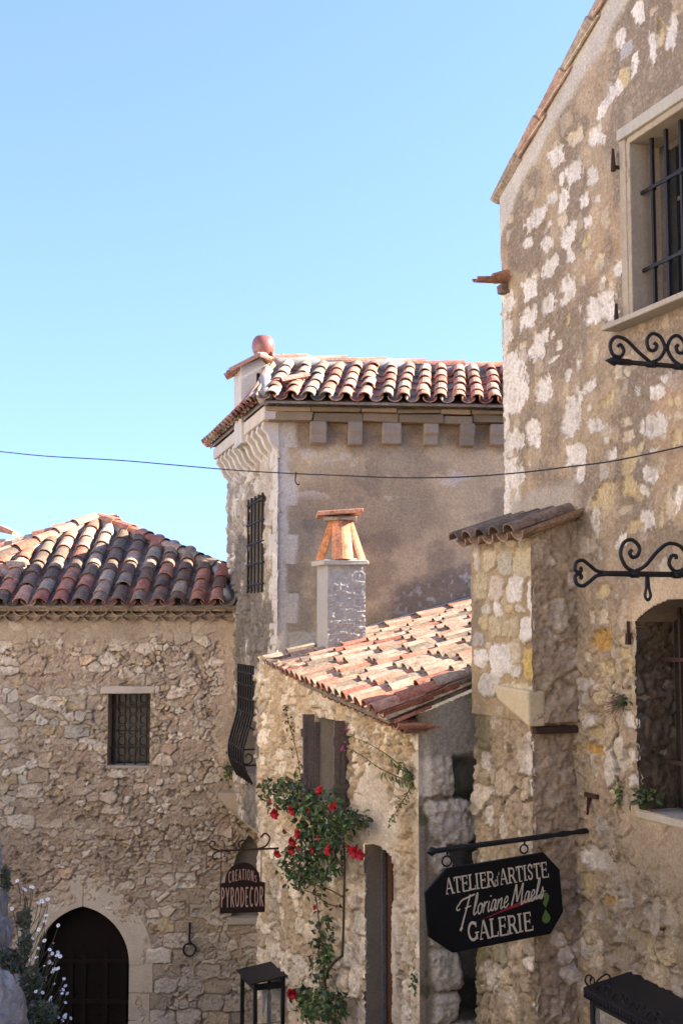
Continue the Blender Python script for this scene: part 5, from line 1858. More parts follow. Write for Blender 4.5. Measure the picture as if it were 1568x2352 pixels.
SCRIPT = {   # slanted brush letters, x-height 0.5; every letter = strokes of points
    'F': (0.62, [([(-0.36, 0.66), (-0.46, 0.54), (-0.38, 0.42), (-0.22, 0.46)], 0.08), ([(-0.36, 0.66), (-0.16, 0.86), (0.2, 0.93), (0.66, 1.0)], 0.10), ([(0.34, 1.05), (0.18, 0.5), (0.02, 0.0), (-0.10, -0.42)], 0.11), ([(-0.09, -0.40), (-0.2, -0.55)], 0.17), ([(0.0, 0.46), (0.40, 0.52)], 0.07)]),
    'l': (0.26, [([(0.02, 0.1), (0.22, 0.7), (0.24, 1.0), (0.16, 0.9), (0.04, 0.2), (0.10, 0.02), (0.24, 0.14)], 0.085)]),
    'o': (0.36, [([(0.20, 0.50), (0.06, 0.36), (0.06, 0.1), (0.16, 0.0), (0.28, 0.14), (0.30, 0.38), (0.20, 0.5), (0.36, 0.40)], 0.085)]),
    'r': (0.30, [([(0.0, 0.3), (0.10, 0.5), (0.10, 0.46), (0.02, 0.0)], 0.09), ([(0.07, 0.30), (0.18, 0.48), (0.28, 0.48)], 0.09)]),
    'i': (0.22, [([(0.10, 0.5), (0.04, 0.14), (0.10, 0.0), (0.22, 0.12)], 0.09), ([(0.16, 0.70), (0.17, 0.76)], 0.12)]),
    'a': (0.40, [([(0.30, 0.46), (0.16, 0.5), (0.03, 0.24), (0.06, 0.02), (0.18, 0.06), (0.30, 0.46)], 0.085), ([(0.32, 0.5), (0.26, 0.12), (0.30, 0.0), (0.40, 0.1)], 0.09)]),
    'n': (0.42, [([(0.08, 0.5), (0.0, 0.0)], 0.09), ([(0.04, 0.26), (0.18, 0.46), (0.28, 0.46), (0.22, 0.1), (0.28, 0.0), (0.40, 0.1)], 0.09)]),
    'e': (0.34, [([(0.04, 0.20), (0.24, 0.30), (0.26, 0.46), (0.16, 0.50), (0.04, 0.28), (0.06, 0.04), (0.18, 0.0), (0.34, 0.16)], 0.085)]),
    'M': (0.82, [([(-0.02, 0.0), (0.12, 0.5), (0.24, 0.98)], 0.11), ([(0.24, 0.98), (0.32, 0.15)], 0.11), ([(0.32, 0.15), (0.64, 1.0)], 0.08), ([(0.64, 1.0), (0.58, 0.1), (0.64, 0.0), (0.78, 0.12)], 0.11)]),
    's': (0.34, [([(0.0, 0.08), (0.14, 0.36), (0.20, 0.54), (0.24, 0.2), (0.16, 0.0), (0.0, 0.06)], 0.085), ([(0.2, 0.3), (0.36, 0.34)], 0.06)]),
    ' ': (0.20, []),
}


def ribbon(mb, pts, w, fr, col, depth):
    """flat painted stroke; fr maps (x,y) to world, depth = outward vector"""
    pts = [np.asarray(p, float) for p in pts]
    n = len(pts)
    L, R_ = [], []
    for i in range(n):
        d = pts[min(i + 1, n - 1)] - pts[max(i - 1, 0)]
        d = d / (np.linalg.norm(d) + 1e-9)
        nn = V(-d[1], d[0])
        L.append(pts[i] + nn * w / 2)
        R_.append(pts[i] - nn * w / 2)
    vs = [fr(p) + depth for p in L] + [fr(p) + depth for p in R_]
    fs = [(i, n + i, n + i + 1, i + 1) for i in range(n - 1)]
    mb.add(vs, fs, col)


def write(mb, text, table, x, y, h, frame, col, depth, sx=1.0, track=0.06, curve=None, sl=0.0, wmul=1.0):
    for k, ch in enumerate(text):
        adv, strokes = table[ch]
        for j, (pts, w) in enumerate(strokes):
            if table is SCRIPT and len(pts) > 2:
                pts = smooth(pts, 5)
            if table is SERIF and len(pts) == 2:
                pass

            def fr(p, x=x):
                px, py = x + (p[0] + sl * p[1]) * h * sx, y + p[1] * h
                if curve:
                    py += curve(px)
                return frame(px, py)
            ribbon(mb, pts, w * wmul, fr, col, depth * (1 + 0.25 * j + 0.06 * k))
        x += (adv + track) * h * sx
    return x


def width(text, table, h, sx=1.0, track=0.06):
    return sum((table[c][0] + track) * h * sx for c in text) - track * h * sx


# ------------------------------------------------------------------ gallery sign on its iron bar
SW = PR.hit(1355, 1907)
wa = PR.P(SW[0], SW[1], 0.0)
tip = at(980, 1957, float(wa[1] - 0.34 * 1.29))
GS = thing("gallery_sign", wa, "black eight-sided gallery signboard with cream lettering hanging from an iron bar", "sign")
dirb = unit(tip - wa)
q = MB()
pts, rs = [], []
Lb = np.linalg.norm(tip - wa)
for k in range(40):
    f = k / 39
    pts.append(wa - dirb * 0.05 + (tip - wa + dirb * 0.05) * f)
    r = 0.019
    if f < 0.35:
        r = 0.018 + 0.0035 * math.sin(f * 190)
    if f > 0.955:
        r = 0.019 + 0.016 * math.sin((f - 0.955) / 0.045 * math.pi * 0.8)
    rs.append(r)
rs[-1] = 0.008
q.tube(pts, rs, 8, (0.018, 0.017, 0.02))
q.build("bar", M['iron'], GS, smooth=True)
hd_ = unit(V(dirb[0], dirb[1], 0))
# board frame: X from left to right on the board, tilted 5 degrees
bl = V(0.0, 0, 0)
cL = wa + hd_ * 1.285
cR = wa + hd_ * 0.25
tilt = math.radians(4.6)
bx = -hd_ * math.cos(tilt) + UP * math.sin(tilt)
bz = hd_ * math.sin(tilt) + UP * math.cos(tilt)
BN = unit(np.cross(bx, bz))
if BN[1] > 0:
    BN = -BN
BWD, BHT = 1.04, 0.565
ctr = (cL + cR) / 2
ctr[2] = at(1133, 2072, float(ctr[1]))[2]


def bf(x, y):
    return ctr + bx * x + bz * y


q = MB()
ch_ = 0.135
w2_, h2_ = BWD / 2, BHT / 2
oct_ = [(-w2_ + ch_ * 1.25, h2_), (w2_ - ch_ * .85, h2_), (w2_, h2_ - ch_), (w2_, -h2_ + ch_), (w2_ - ch_ * .85, -h2_), (-w2_ + ch_ * 1.25, -h2_), (-w2_, -h2_ + ch_), (-w2_, h2_ - ch_)]
q.prism([bf(*p) - BN * 0.014 for p in oct_], BN * 0.028, (0.007, 0.007, 0.008))
BRD = q.build("board", M['paint'], GS, bevel=0.008)
q = MB()
CREAM = (0.56, 0.50, 0.37)
dep = BN * 0.0152
hh = 0.105
t1 = "ATELIER"
wt = width(t1, SERIF, hh)
W_all = 0.79
sx_ = 1.0
tot = width("ATELIER", SERIF, hh) + width("d'", SERIF, hh * 0.85) + width("ARTISTE", SERIF, hh) + 0.01
sx_ = W_all / tot
x = -0.37
x = write(q, "ATELIER", SERIF, x, 0.115, hh, bf, CREAM, dep, sx_)
x = write(q, "d'", SERIF, x - .002, 0.112, hh * 0.85, bf, (0.42, 0.38, 0.29), dep, sx_)
write(q, "ARTISTE", SERIF, x - 0.004, 0.115, hh, bf, CREAM, dep, sx_)
q.build("lettering", M['paint'], BRD)
q = MB()
ws = width("Floriane Maels", SCRIPT, 0.15, 1.0, 0.0)
write(q, "Floriane Maels", SCRIPT, -0.255, -0.046, 0.138, lambda a, b: bf(a, b + 0.065 * a), CREAM, dep, 0.68 / ws, 0.0, None, 0.18, 0.85)
q.build("lettering", M['paint'], BRD)
q = MB()
hh = 0.125
sx_ = 0.49 / width("GALERIE", SERIF, hh)
write(q, "GALERIE", SERIF, -0.23, -0.225, hh, bf, CREAM, dep, sx_)
q.build("lettering", M['paint'], BRD)
q = MB()
ribbon(q, [(-0.06, -0.088), (0.28, -0.018)], 0.004, lambda p: bf(*p), (0.22, 0.03, 0.04), dep)
vs = [bf(-0.09, -0.090) + dep, bf(0.27, -0.036) + dep, bf(0.27, -0.006) + dep]
vs = [bf(-0.11, -0.094) + dep, bf(0.25, -0.040) + dep, bf(0.252, -0.008) + dep]
q.add(vs, [(0, 1, 2)], (0.30, 0.03, 0.045))
ribbon(q, [(0.252, -0.024), (0.37, -0.006)], 0.026, lambda p: bf(*p), (0.36, 0.34, 0.30), dep * 1.1)
gp = [(0.355, 0.008), (0.40, 0.006), (0.415, -0.02), (0.405, -0.05), (0.380, -0.095), (0.360, -0.06), (0.375, -0.035), (0.37, -0.012)]
q.add([bf(*p) + dep * 1.2 for p in gp], [tuple(range(len(gp)))], (0.10, 0.17, 0.045))
dp_ = [(0.376, -0.105)] + [(0.376 + 0.033 * math.cos(math.radians(a)), -0.165 + 0.036 * math.sin(math.radians(a))) for a in range(20, -210, -23)]
q.add([bf(*p) + dep * 1.2 for p in dp_], [tuple(range(len(dp_)))[::-1]], (0.09, 0.16, 0.04))
q.build("brush_picture", M['paint'], BRD)
for xo in (0.255, -0.34):
    q = MB()
    e_ = bf(xo, h2_)
    f_ = (np.dot(e_ - wa, hd_))
    bp = wa + (tip - wa) * (f_ / np.dot(tip - wa, hd_))
    m1 = e_ * 0.45 + bp * 0.55
    if bp[2] - e_[2] > 0.05:
        for yy in (-0.02,):
            q.tube([bp + UP * 0.02 + BN * .02, bp - UP * 0.03 + BN * .012, m1 + UP * .03], 0.006, 6, (0.03, 0.025, 0.025))
        cc = (m1 + e_) / 2 + UP * 0.012
        rr_ = max(0.02, (m1[2] - e_[2]) * 0.5)
        q.tube([cc + hd_ * (rr_ * math.cos(a)) + UP * (rr_ * math.sin(a)) for a in np.linspace(0, 2 * math.pi, 19)], 0.0065, 6, (0.03, 0.025, 0.025), cap=False)
        q.tube([bp - UP * .02, m1 + UP * .02], 0.004, 5, (0.03, .025, .025))
    else:
        q.tube([bp + UP * 0.02, e_ - UP * 0.02], 0.008, 6, (0.03, 0.025, 0.025))
    q.build("hanger", M['iron'], GS)

# ------------------------------------------------------------------ small pyrography shop sign
bs = PK.hit(645, 1948)
wb = PK.P(bs[0], bs[1], 0.0)
CSX = thing("shop_sign", wb, "small brown shop sign with a rounded top hanging from a scrolled iron bracket", "sign")
tipb = at(500, 1945, float(wb[1]) - 0.10)
hb = unit(V(*(tipb - wb)) * V(1, 1, 0))
q = MB()
RI = (0.03, 0.022, 0.02)
ext = wb - hb * 0.06
endb = wb + hb * 0.66
endb[2] = wb[2] - 0.01
q.tube([ext, endb], 0.011, 8, RI)


def spiral(c, r0, r1, a0, turns, ax, ay, n=26):
    return [c + ax * ((r0 + (r1 - r0) * k / n) * math.cos(a0 + turns * 2 * math.pi * k / n)) + ay * ((r0 + (r1 - r0) * k / n) * math.sin(a0 + turns * 2 * math.pi * k / n)) for k in range(n + 1)]


q.tube(smooth([endb, endb + hb * 0.08 + UP * 0.03, endb + hb * .11 + UP * 0.07, endb + hb * 0.08 + UP * 0.105, endb + hb * 0.045 + UP * 0.085, endb + hb * 0.06 + UP * 0.06], 5), 0.009, 6, RI)
q.tube(smooth([endb, endb + hb * 0.06 - UP * 0.03, endb + hb * .075 - UP * 0.07, endb + hb * 0.045 - UP * 0.09, endb + hb * 0.02 - UP * 0.07], 5), 0.009, 6, RI)
c_ = wb + hb * 0.36
q.tube(smooth([c_ + hb * 0.02 + UP * 0.085, c_ + hb * .07 + UP * 0.09, c_ + hb * .1 + UP * 0.04, c_ + hb * .03 + UP * 0.0, c_ - hb * .1 + UP * 0.0, c_ - hb * .20 + UP * 0.03, c_ - hb * 0.24 + UP * 0.11, c_ - hb * 0.19 + UP * 0.16, c_ - hb * 0.14 + UP * 0.12], 5), 0.010, 6, RI)
q.build("bracket", M['rustiron'], CSX)
fx = -hb
fn = unit(np.cross(fx, UP))
if fn[1] > 0:
    fn = -fn
bc_ = wb + hb * 0.41
bc_[2] = at(562, 2060, float(bc_[1]))[2]


def sf(x, y):
    return bc_ + fx * x + UP * y


sw2 = 50 / F * 13.5
sh_bot, sh_mid, sh_top = -0.165, 0.145, 0.365
outl = [(-sw2, sh_bot), (sw2, sh_bot), (sw2, sh_mid), (sw2 * 0.78, sh_mid + 0.01)] + [(0.0 + sw2 * 0.78 * math.cos(a), sh_mid + 0.02 + (sh_top - sh_mid - 0.02) * math.sin(a)) for a in np.linspace(0.1, math.pi - 0.1, 12)] + [(-sw2 * 0.78, sh_mid + 0.01), (-sw2, sh_mid)]
q = MB()
q.prism([sf(*p) - fn * 0.012 for p in outl], fn * 0.024, (0.030, 0.018, 0.014))
sb = q.build("board", M['paint'], CSX, bevel=0.004)
q = MB()
PK_ = (0.50, 0.32, 0.24)
hh = 0.205
sx_ = (2 * sw2 - 0.03) / width("PYRODECOR", CAPS, hh, 1, 0.10)
write(q, "PYRODECOR", CAPS, -sw2 + 0.012, -0.10, hh, sf, PK_, fn * 0.0135, sx_, 0.10, None, 0, 1.05)
q.build("lettering", M['paint'], sb)
q = MB()
hh = 0.115
wd_ = sw2 * 1.25
sx_ = wd_ / width("CREATIONs", CAPS, hh, 1, 0.14)
write(q, "CREATIONs", CAPS, -wd_ / 2, 0.15, hh, sf, PK_, fn * 0.0135, sx_, 0.14, lambda x: 0.03 * (1 - (x / (wd_ / 2)) ** 2), 0, 1.05)
q.build("lettering", M['paint'], sb)
for xo in (-0.23, 0.20):
    q = MB()
    top = sf(xo, 0)
    top[2] = wb[2]
    q.tube([top, sf(xo, sh_mid)], 0.006, 6, RI)
    q.build("hanger", M['rustiron'], CSX)

# ------------------------------------------------------------------ scrolled brackets on the right wall
s3 = 3.0
wq = PR.P(s3, 0, 0)
HB = PR.n


def bracket(name, z, tipL, label, kind):
    w_ = V(wq[0], wq[1], z)
    o = thing(name, w_, label, "bracket", None)
    q = MB()
    n_ = HB

    def Q(l, h):
        return w_ + n_ * l + UP * h
    if kind == 0:
        q.tube([Q(-0.05, 0), Q(tipL - 0.10, 0), ], 0.015, 8, (0.018, 0.017, 0.018))
        q.tube([Q(tipL - 0.17, 0), Q(tipL - 0.10, 0), Q(tipL - 0.075, 0), Q(tipL - 0.06, 0), Q(tipL, 0)], [0.020, 0.021, 0.018, 0.030, 0.003], 8, (0.018, 0.017, 0.018))
        sc1 = smooth([Q(0.60, 0.015), Q(0.68, 0.07), Q(0.755, 0.13), Q(0.825, 0.145), Q(0.865, 0.10), Q(0.85, 0.04), Q(0.80, 0.03), Q(0.775, 0.065), Q(0.795, 0.10), Q(0.815, 0.09)], 6)
        sc2 = smooth([Q(0.58, 0.015), Q(0.53, 0.04), Q(0.495, 0.10), Q(0.52, 0.165), Q(0.575, 0.185), Q(0.615, 0.145), Q(0.605, 0.09), Q(0.565, 0.085), Q(0.55, 0.115), Q(0.568, 0.13)], 6)
        sc3 = smooth([Q(0.40, 0.015), Q(0.44, 0.04), Q(0.475, 0.10), Q(0.45, 0.165), Q(0.40, 0.185), Q(0.355, 0.145), Q(0.365, 0.09), Q(0.40, 0.085), Q(0.415, 0.115), Q(0.40, 0.13)], 6)
        for sc in (sc1, sc2, sc3):
            q.tube(sc, 0.011, 7, (0.018, 0.017, 0.018))
        for l in (0.59, 0.40):
            q.tube([Q(l - 0.03, 0), Q(l + 0.03, 0)], 0.021, 8, (0.018, 0.017, 0.018))
        q.tube([Q(0.487, 0.085), Q(0.487, 0.125)], 0.018, 7, (0.018, 0.017, 0.018))
        q.build("scrollwork", M['iron'], o, smooth=True)
        q = MB()
        for k in range(3):
            q.tube(smooth([Q(0.80, 0.025), Q(0.775 - .01 * k, -0.01), Q(0.79, -0.05 - .01 * k), Q(0.735 - .02 * k, -0.12), Q(0.66 - .03 * k, -0.185)], 4), 0.0028, 5, (0.40, 0.36, 0.30))
        q.build("string", M['stem'], o)
    else:
        q.tube([Q(-0.05, 0), Q(0.90, 0), Q(0.95, 0)], [0.0165, 0.0165, 0.012], 8, (0.018, 0.017, 0.018))
        for sg in (1, -1):
            q.tube(smooth([Q(0.90, 0.004 * sg), Q(0.98, 0.012 * sg), Q(1.03, 0.045 * sg), Q(1.075, 0.072 * sg), Q(1.115, 0.06 * sg), Q(1.125, 0.02 * sg), Q(1.10, 0.004 * sg), Q(1.083, 0.02 * sg), Q(1.093, 0.033 * sg)], 6), [0.011] * 48 + [0.009], 7, (0.018, 0.017, 0.018))
        sc1 = smooth([Q(0.74, 0.015), Q(0.79, 0.04), Q(0.825, 0.11), Q(0.80, 0.18), Q(0.745, 0.195), Q(0.70, 0.155), Q(0.71, 0.11), Q(0.745, 0.095), Q(0.765, 0.12), Q(0.75, 0.137)], 6)
        sc2 = smooth([Q(0.73, 0.015), Q(0.66, 0.05), Q(0.58, 0.13), Q(0.50, 0.18), Q(0.42, 0.165), Q(0.375, 0.10), Q(0.40, 0.035), Q(0.46, 0.02), Q(0.50, 0.06), Q(0.485, 0.105), Q(0.455, 0.11), Q(0.45, 0.09)], 6)
        sc3 = smooth([Q(0.28, 0.015), Q(0.34, 0.05), Q(0.365, 0.11), Q(0.33, 0.165), Q(0.26, 0.18), Q(0.18, 0.13), Q(0.08, 0.04), Q(0.0, 0.02)], 6)
        for sc in (sc1, sc2, sc3):
            q.tube(sc, 0.0115, 7, (0.018, 0.017, 0.018))
        for l in (0.735, 0.45, 0.2):
            q.tube([Q(l - 0.025, 0), Q(l + 0.025, 0)], 0.023, 8, (0.018, 0.017, 0.018))
        q.tube([Q(0.37, 0.075), Q(0.37, 0.12)], 0.018, 7, (0.018, 0.017, 0.018))
        q.build("scrollwork", M['iron'], o, smooth=True)
        q = MB()
        q.tube(smooth([Q(0.655, -0.015), Q(0.66, -0.08), Q(0.667, -0.125), Q(0.65, -0.15), Q(0.63, -0.125), Q(0.64, -0.08), Q(0.645, -0.015)], 5), 0.009, 7, (0.018, 0.017, 0.018))
        q.build("hook_loop", M['iron'], o, smooth=True)
    return o


bracket("wall_bracket", 1.51, 0.90, "wrought iron sign bracket with a spear point and scrolls below the upper barred window", 0)
bracket("wall_bracket", 0.278, 1.125, "wrought iron sign bracket ending in a heart scroll above the arched window", 1)

# ------------------------------------------------------------------ iron display cases on the walls
q0 = PR.P(1.75, -2.40, 0)
DC = thing("display_case", V(2.0, 8.0, -3.4), "black iron display case with a scroll-trimmed roof at the lower right", "display case")
q = MB()
IC = (0.016, 0.016, 0.017)
sA, sB = 1.75, 2.75
zi, zo = -2.335, -2.405
q.prism([PR.P(sA, zi, -0.02), PR.P(sB, zi, -0.02), PR.P(sB, zo, 0.36), PR.P(sA, zo, 0.36)], V(0, 0, 0.012), (0.02, 0.02, 0.021))
q.prism([PR.P(sA, zo - 0.055, 0.36), PR.P(sB, zo - 0.055, 0.36), PR.P(sB, zo + 0.008, 0.36), PR.P(sA, zo + 0.008, 0.36)], PR.n * 0.014, IC)
q.build("roof", M['iron'], DC)
q = MB()
for k in range(26):
    s = sA + 0.02 + k * 0.038
    q.tube([PR.P(s, zo - 0.012, 0.374), PR.P(s + 0.02, zo - 0.03, 0.385), PR.P(s + 0.03, zo - 0.05, 0.374)], [0.006, 0.010, 0.006], 6, IC)
for k in range(5):
    s = sA + 0.06 + k * 0.19

    def Q(l, h):
        return PR.P(s + l, zo + h, 0.34)
    q.tube(smooth([Q(0.0, 0.012), Q(-0.03, 0.05), Q(-0.01, 0.085), Q(0.025, 0.075), Q(0.02, 0.05)], 5), 0.005, 6, IC)
    q.tube(smooth([Q(0.0, 0.012), Q(0.04, 0.015), Q(0.08, 0.05), Q(0.12, 0.07), Q(0.145, 0.045), Q(0.13, 0.025)], 5), 0.005, 6, IC)


def Q(l, h):
    return PR.P(sA + 0.01, zo + h + 0.02 * (0.36 - l), l)


q.tube(smooth([Q(0.34, 0.012), Q(0.365, 0.05), Q(0.345, 0.085), Q(0.315, 0.07), Q(0.325, 0.045)], 5), 0.006, 6, IC)
q.tube(smooth([Q(0.34, 0.012), Q(0.30, 0.012), Q(0.26, 0.05), Q(0.20, 0.075), Q(0.175, 0.045), Q(0.20, 0.03)], 5), 0.006, 6, IC)
q.build("scroll_trim", M['iron'], DC)
for (s, o) in ((sA + 0.05, 0.32), (sA + 0.05, 0.02), (sB - 0.05, 0.32), (sB - 0.05, 0.02)):
    q = MB()
    q.box(PR.P(s - .02, -3.4, o - .02), PR.e * 0.045, PR.n * 0.045, UP * (-2.43 + 3.4 - 0.01 + (0.03 if o < .1 else 0)), IC)
    q.build("post", M['iron'], DC)
for a_ in ((PR.P(sA + 0.03, -2.50, 0.31), PR.e * (sB - sA - .06), PR.n * 0.03, UP * 0.05), (PR.P(sA + 0.04, -2.50, 0.0), PR.e * 0.03, PR.n * 0.33, UP * 0.05)):
    q = MB()
    q.box(*a_, IC)
    q.build("rail", M['iron'], DC)
q = MB()
q.box(PR.P(sA + 0.03, -3.42, -.01), PR.e * (sB - sA - .06), PR.n * 0.37, UP * 0.03, IC)
q.build("base", M['iron'], DC)
q = MB()
q.box(PR.P(sA + 0.06, -3.39, 0.33), PR.e * (sB - sA - .12), PR.n * 0.005, UP * 0.90, (0.6, 0.6, 0.6))
q.build("pane", M['glass'], DC)

LC = thing("lantern_case", V(-0.85, 13.5, -4.6), "tall glazed black metal case with a sloping roof on the rose wall", "display case")
s_a, s_b = 3.37, 3.93
tA, tB = at(563, 2193, 13.62)[2], at(594, 2246, 13.15)[2]
zw = at(665, 2233, 13.3)[2]
zl = zw - 0.05
q = MB()
q.prism([PK.P(s_a, zw, 0.02), PK.P(s_b, zw, 0.02), PK.P(s_b, zl, 0.42), PK.P(s_a, zl, 0.42)], V(0, 0, 0.014), (0.03, 0.029, 0.03))
q.build("roof", M['iron'], LC)
for (s, o) in ((s_a + 0.04, 0.36), (s_a + 0.04, 0.06), (s_b - 0.04, 0.36), (s_b - 0.04, 0.06)):
    q = MB()
    q.box(PK.P(s - .018, -4.6, o - .018), PK.e * 0.036, PK.n * 0.036, UP * (zl + 4.6 - 0.005 + (0.035 if o < .1 else 0)), IC)
    q.build("post", M['iron'], LC)
for a_ in [(PK.P(s, zl - 0.07, 0.06), PK.e * 0.03, PK.n * 0.30, UP * 0.06) for s in (s_a + 0.03, s_b - 0.06)] + [(PK.P(s, -4.62, 0.04), PK.e * 0.03, PK.n * 0.34, UP * 0.04) for s in (s_a + 0.03, s_b - 0.06)] + [
        (PK.P(s_a + .05, zl - 0.07, 0.345), PK.e * (s_b - s_a - .1), PK.n * 0.03, UP * 0.06), (PK.P(s_a + .05, -4.62, 0.345), PK.e * (s_b - s_a - .1), PK.n * 0.03, UP * 0.04),
        (PK.P(s_a + .05, -4.16, .06), PK.e * 0.008, PK.n * 0.3, UP * 0.008)]:
    q = MB()
    q.box(*a_, IC)
    q.build("rail", M['iron'], LC)
q = MB()
q.box(PK.P(s_a + 0.035, -4.58, 0.07), PK.e * 0.004, PK.n * 0.28, UP * (zl + 4.5), (0.6, .6, .6))
q.build("pane", M['glass'], LC)
q = MB()
q.prism([PK.P(s_a + 0.2, zl - 0.1, 0.24), PK.P(s_a + .2, zl - 0.1, 0.17), PK.P(s_a + 0.2, zl - 0.30, 0.20), PK.P(s_a + .2, zl - 0.42, 0.235)], PK.e * 0.01, (0.5, 0.5, 0.52))
q.build("shade", M['paint'], LC)

# ------------------------------------------------------------------ iron odds and ends on the walls
q = MB()
rp = PL.P(-2.10, at(437, 2125, 17.35)[2], 0.06)
q.tube([rp + UP * 0.02 + V(0, 0.1, 0), rp + UP * 0.02, rp - UP * 0.20, rp - UP * 0.24 + V(0.01, 0, 0)], [0.014, 0.016, 0.013, 0.012], 7, (0.03, 0.028, 0.028))
rc = rp - UP * 0.33
q.tube([rc + V(0.085 * math.cos(a), 0.01, 0.085 * math.sin(a)) for a in np.linspace(0, 2 * math.pi, 25)], 0.013, 7, (0.03, 0.028, 0.028), cap=False)
tag(q.build("tethering_ring", M['iron'], None), "iron tethering ring hanging on the stone wall right of the arched door", "ring")
q = MB()
hs, ht = PR.hit(1368, 1832)
q.box(PR.P(hs - 0.09, ht, 0.02), PR.e * 0.16, PR.n * 0.025, UP * 0.03, (0.04, 0.03, 0.026), 0.003)
q.prism([PR.P(hs - 0.06, ht, 0.02), PR.P(hs - 0.03, ht, 0.02), PR.P(hs - 0.012, ht - 0.08, 0.05), PR.P(hs - 0.02, ht - 0.12, 0.05)], PR.n * 0.02, (0.04, 0.03, 0.026))
tag(q.build("iron_hook", M['rustiron'], None), "rusty iron hook in the wall left of the arched window sill", "hook")
q = MB()
for (u, v) in ((1447, 1447),):
    hs, ht = PR.hit(u, v)
    q.box(PR.P(hs, ht - 0.10, 0.015), PR.e * 0.035, PR.n * 0.03, UP * 0.08, (0.03, 0.025, 0.022), .003)
    q.tube([PR.P(hs + .017, ht - 0.03, 0.03), PR.P(hs + .017, ht + 0.06, 0.03)], 0.012, 7, (0.03, 0.025, 0.022))
tag(q.build("shutter_pin", M['rustiron'], None), "iron shutter pin at the upper left of the arched window", "pin")
# overhead cable from the left across to the right wall
cp = []
ends = PR.hit(1590, 1020)
E1 = PR.P(ends[0], ends[1], 0.0)
for u, v in ((-1500, 860), (-1000, 930), (-600, 980), (-300, 1010), (-120, 1024), (0, 1037), (110, 1048), (270, 1057), (400, 1068), (540, 1080), (680, 1088), (780, 1092), (900, 1097), (1000, 1097), (1090, 1094), (1200, 1085), (1300, 1073), (1400, 1060), (1500, 1040)):
    cp.append(at(u, v, 12.5 + (E1[1] - 12.5) * (u + 300) / 1890 if u > -300 else 12.5))
cp.append(E1)
q = MB()
q.tube(smooth(cp, 4), 0.0052, 6, (0.02, 0.022, 0.028))
tag(q.build("overhead_cable", M['cable'], None), "thin black cable strung across the lane in front of the tower", "cable")
hk = cp[10]
q = MB()
q.tube(smooth([hk + V(0, 0, 0.015), hk + V(-0.004, 0, -0.02), hk + V(-0.006, 0, -0.06), hk + V(0.01, 0, -0.09), hk + V(0.03, 0, -0.085)], 4), 0.006, 6, (0.03, 0.03, 0.03))
tag(q.build("wire_hook", M['iron'], None), "small wire hook hanging from the overhead cable", "hook")

# a neighbour's chimney behind the left roof
NC = thing("neighbour_chimney", at(10, 1262, 21.5), "clay-capped chimney peeping up at the left edge behind the hipped roof", "chimney")
q = MB()
b_ = at(-40, 1270, 21.5)
q.box(b_ - UP * 0.9, V(0.40, 0, 0), V(0, 0.4, 0), UP * 1.14, (0.42, 0.24, 0.16), 0.01)
q.build("stack", M['stone'], NC)
q = MB()
q.box(b_ + V(-.05, -.05, 0.20), V(0.48, 0, 0), V(0, 0.5, 0), UP * 0.05, (0.40, 0.36, 0.31), 0.006)
q.prism([at(-40, 1200, 21.4), at(0, 1206, 21.4), at(31, 1220, 21.4), at(28, 1228, 21.4), at(-40, 1212, 21.4)], V(0, 0.5, 0), (0.52, 0.27, 0.16))
q.build("cap", M['tile'], NC)

# ------------------------------------------------------------------ plants
def leaf(mb, p, d, n, L, w, col, fold=0.25, curl=0.15):
    """a pointed leaf: base p, direction d, face normal n"""
    d = unit(d)
    x = np.cross(d, n)
    if np.linalg.norm(x) < 1e-3:
        x = V(1, 0, 0)
    x = unit(x)
    n = unit(np.cross(x, d))
    v = [p, p + d * L * .3 + x * w * .42 + n * fold * w, p + d * L * .65 + x * w * .40 + n * (fold * w - curl * L * .3), p + d * L - n * curl * L,
         p + d * L * .65 - x * w * .40 + n * (fold * w - curl * L * .3), p + d * L * .3 - x * w * .42 + n * fold * w, p + d * L * .35, p + d * L * .68 - n * curl * L * .3]
    mb.add(v, [(0, 1, 6), (1, 2, 7, 6), (2, 3, 7), (0, 6, 5), (6, 7, 4, 5), (7, 3, 4)], col)


def rdir(rr, bias=(0, 0, 0), k=1.0):
    v = V(rr.gauss(0, 1), rr.gauss(0, 1), rr.gauss(0, 1))
    return unit(unit(v) * k + V(*bias))


GREENS = [(0.085, 0.12, 0.035), (0.055, 0.085, 0.030), (0.045, 0.075, 0.028), (0.075, 0.11, 0.035), (0.035, 0.06, 0.028), (0.05, 0.075, 0.04)]
LIGHTG = [(0.10, 0.15, 0.035), (0.085, 0.13, 0.04), (0.12, 0.15, 0.05)]


def onK(u, v, o):
    """a point standing o metres out from the rose wall, seen at the given place"""
    p0 = PK.p0 + PK.n * o
    r = ray(u, v)
    return r * (np.dot(p0, PK.n) / np.dot(r, PK.n))


rr = random.Random(77)
RO = thing("climbing_rose", PK.P(2.0, -4.6, 0.1), "climbing rose with deep red blooms spreading over the cream wall below the shuttered window", "rose bush", None)
st = MB()
BK = (0.10, 0.075, 0.05)


def stemline(uvs, o0, o1, r0, r1, col=BK):
    n = len(uvs)
    pts = [onK(u, v, o0 + (o1 - o0) * k / (n - 1)) for k, (u, v) in enumerate(uvs)]
    pts = smooth(pts, 5)
    st.tube(pts, [r0 + (r1 - r0) * k / (len(pts) - 1) for k in range(len(pts))], 6, col)
    return pts


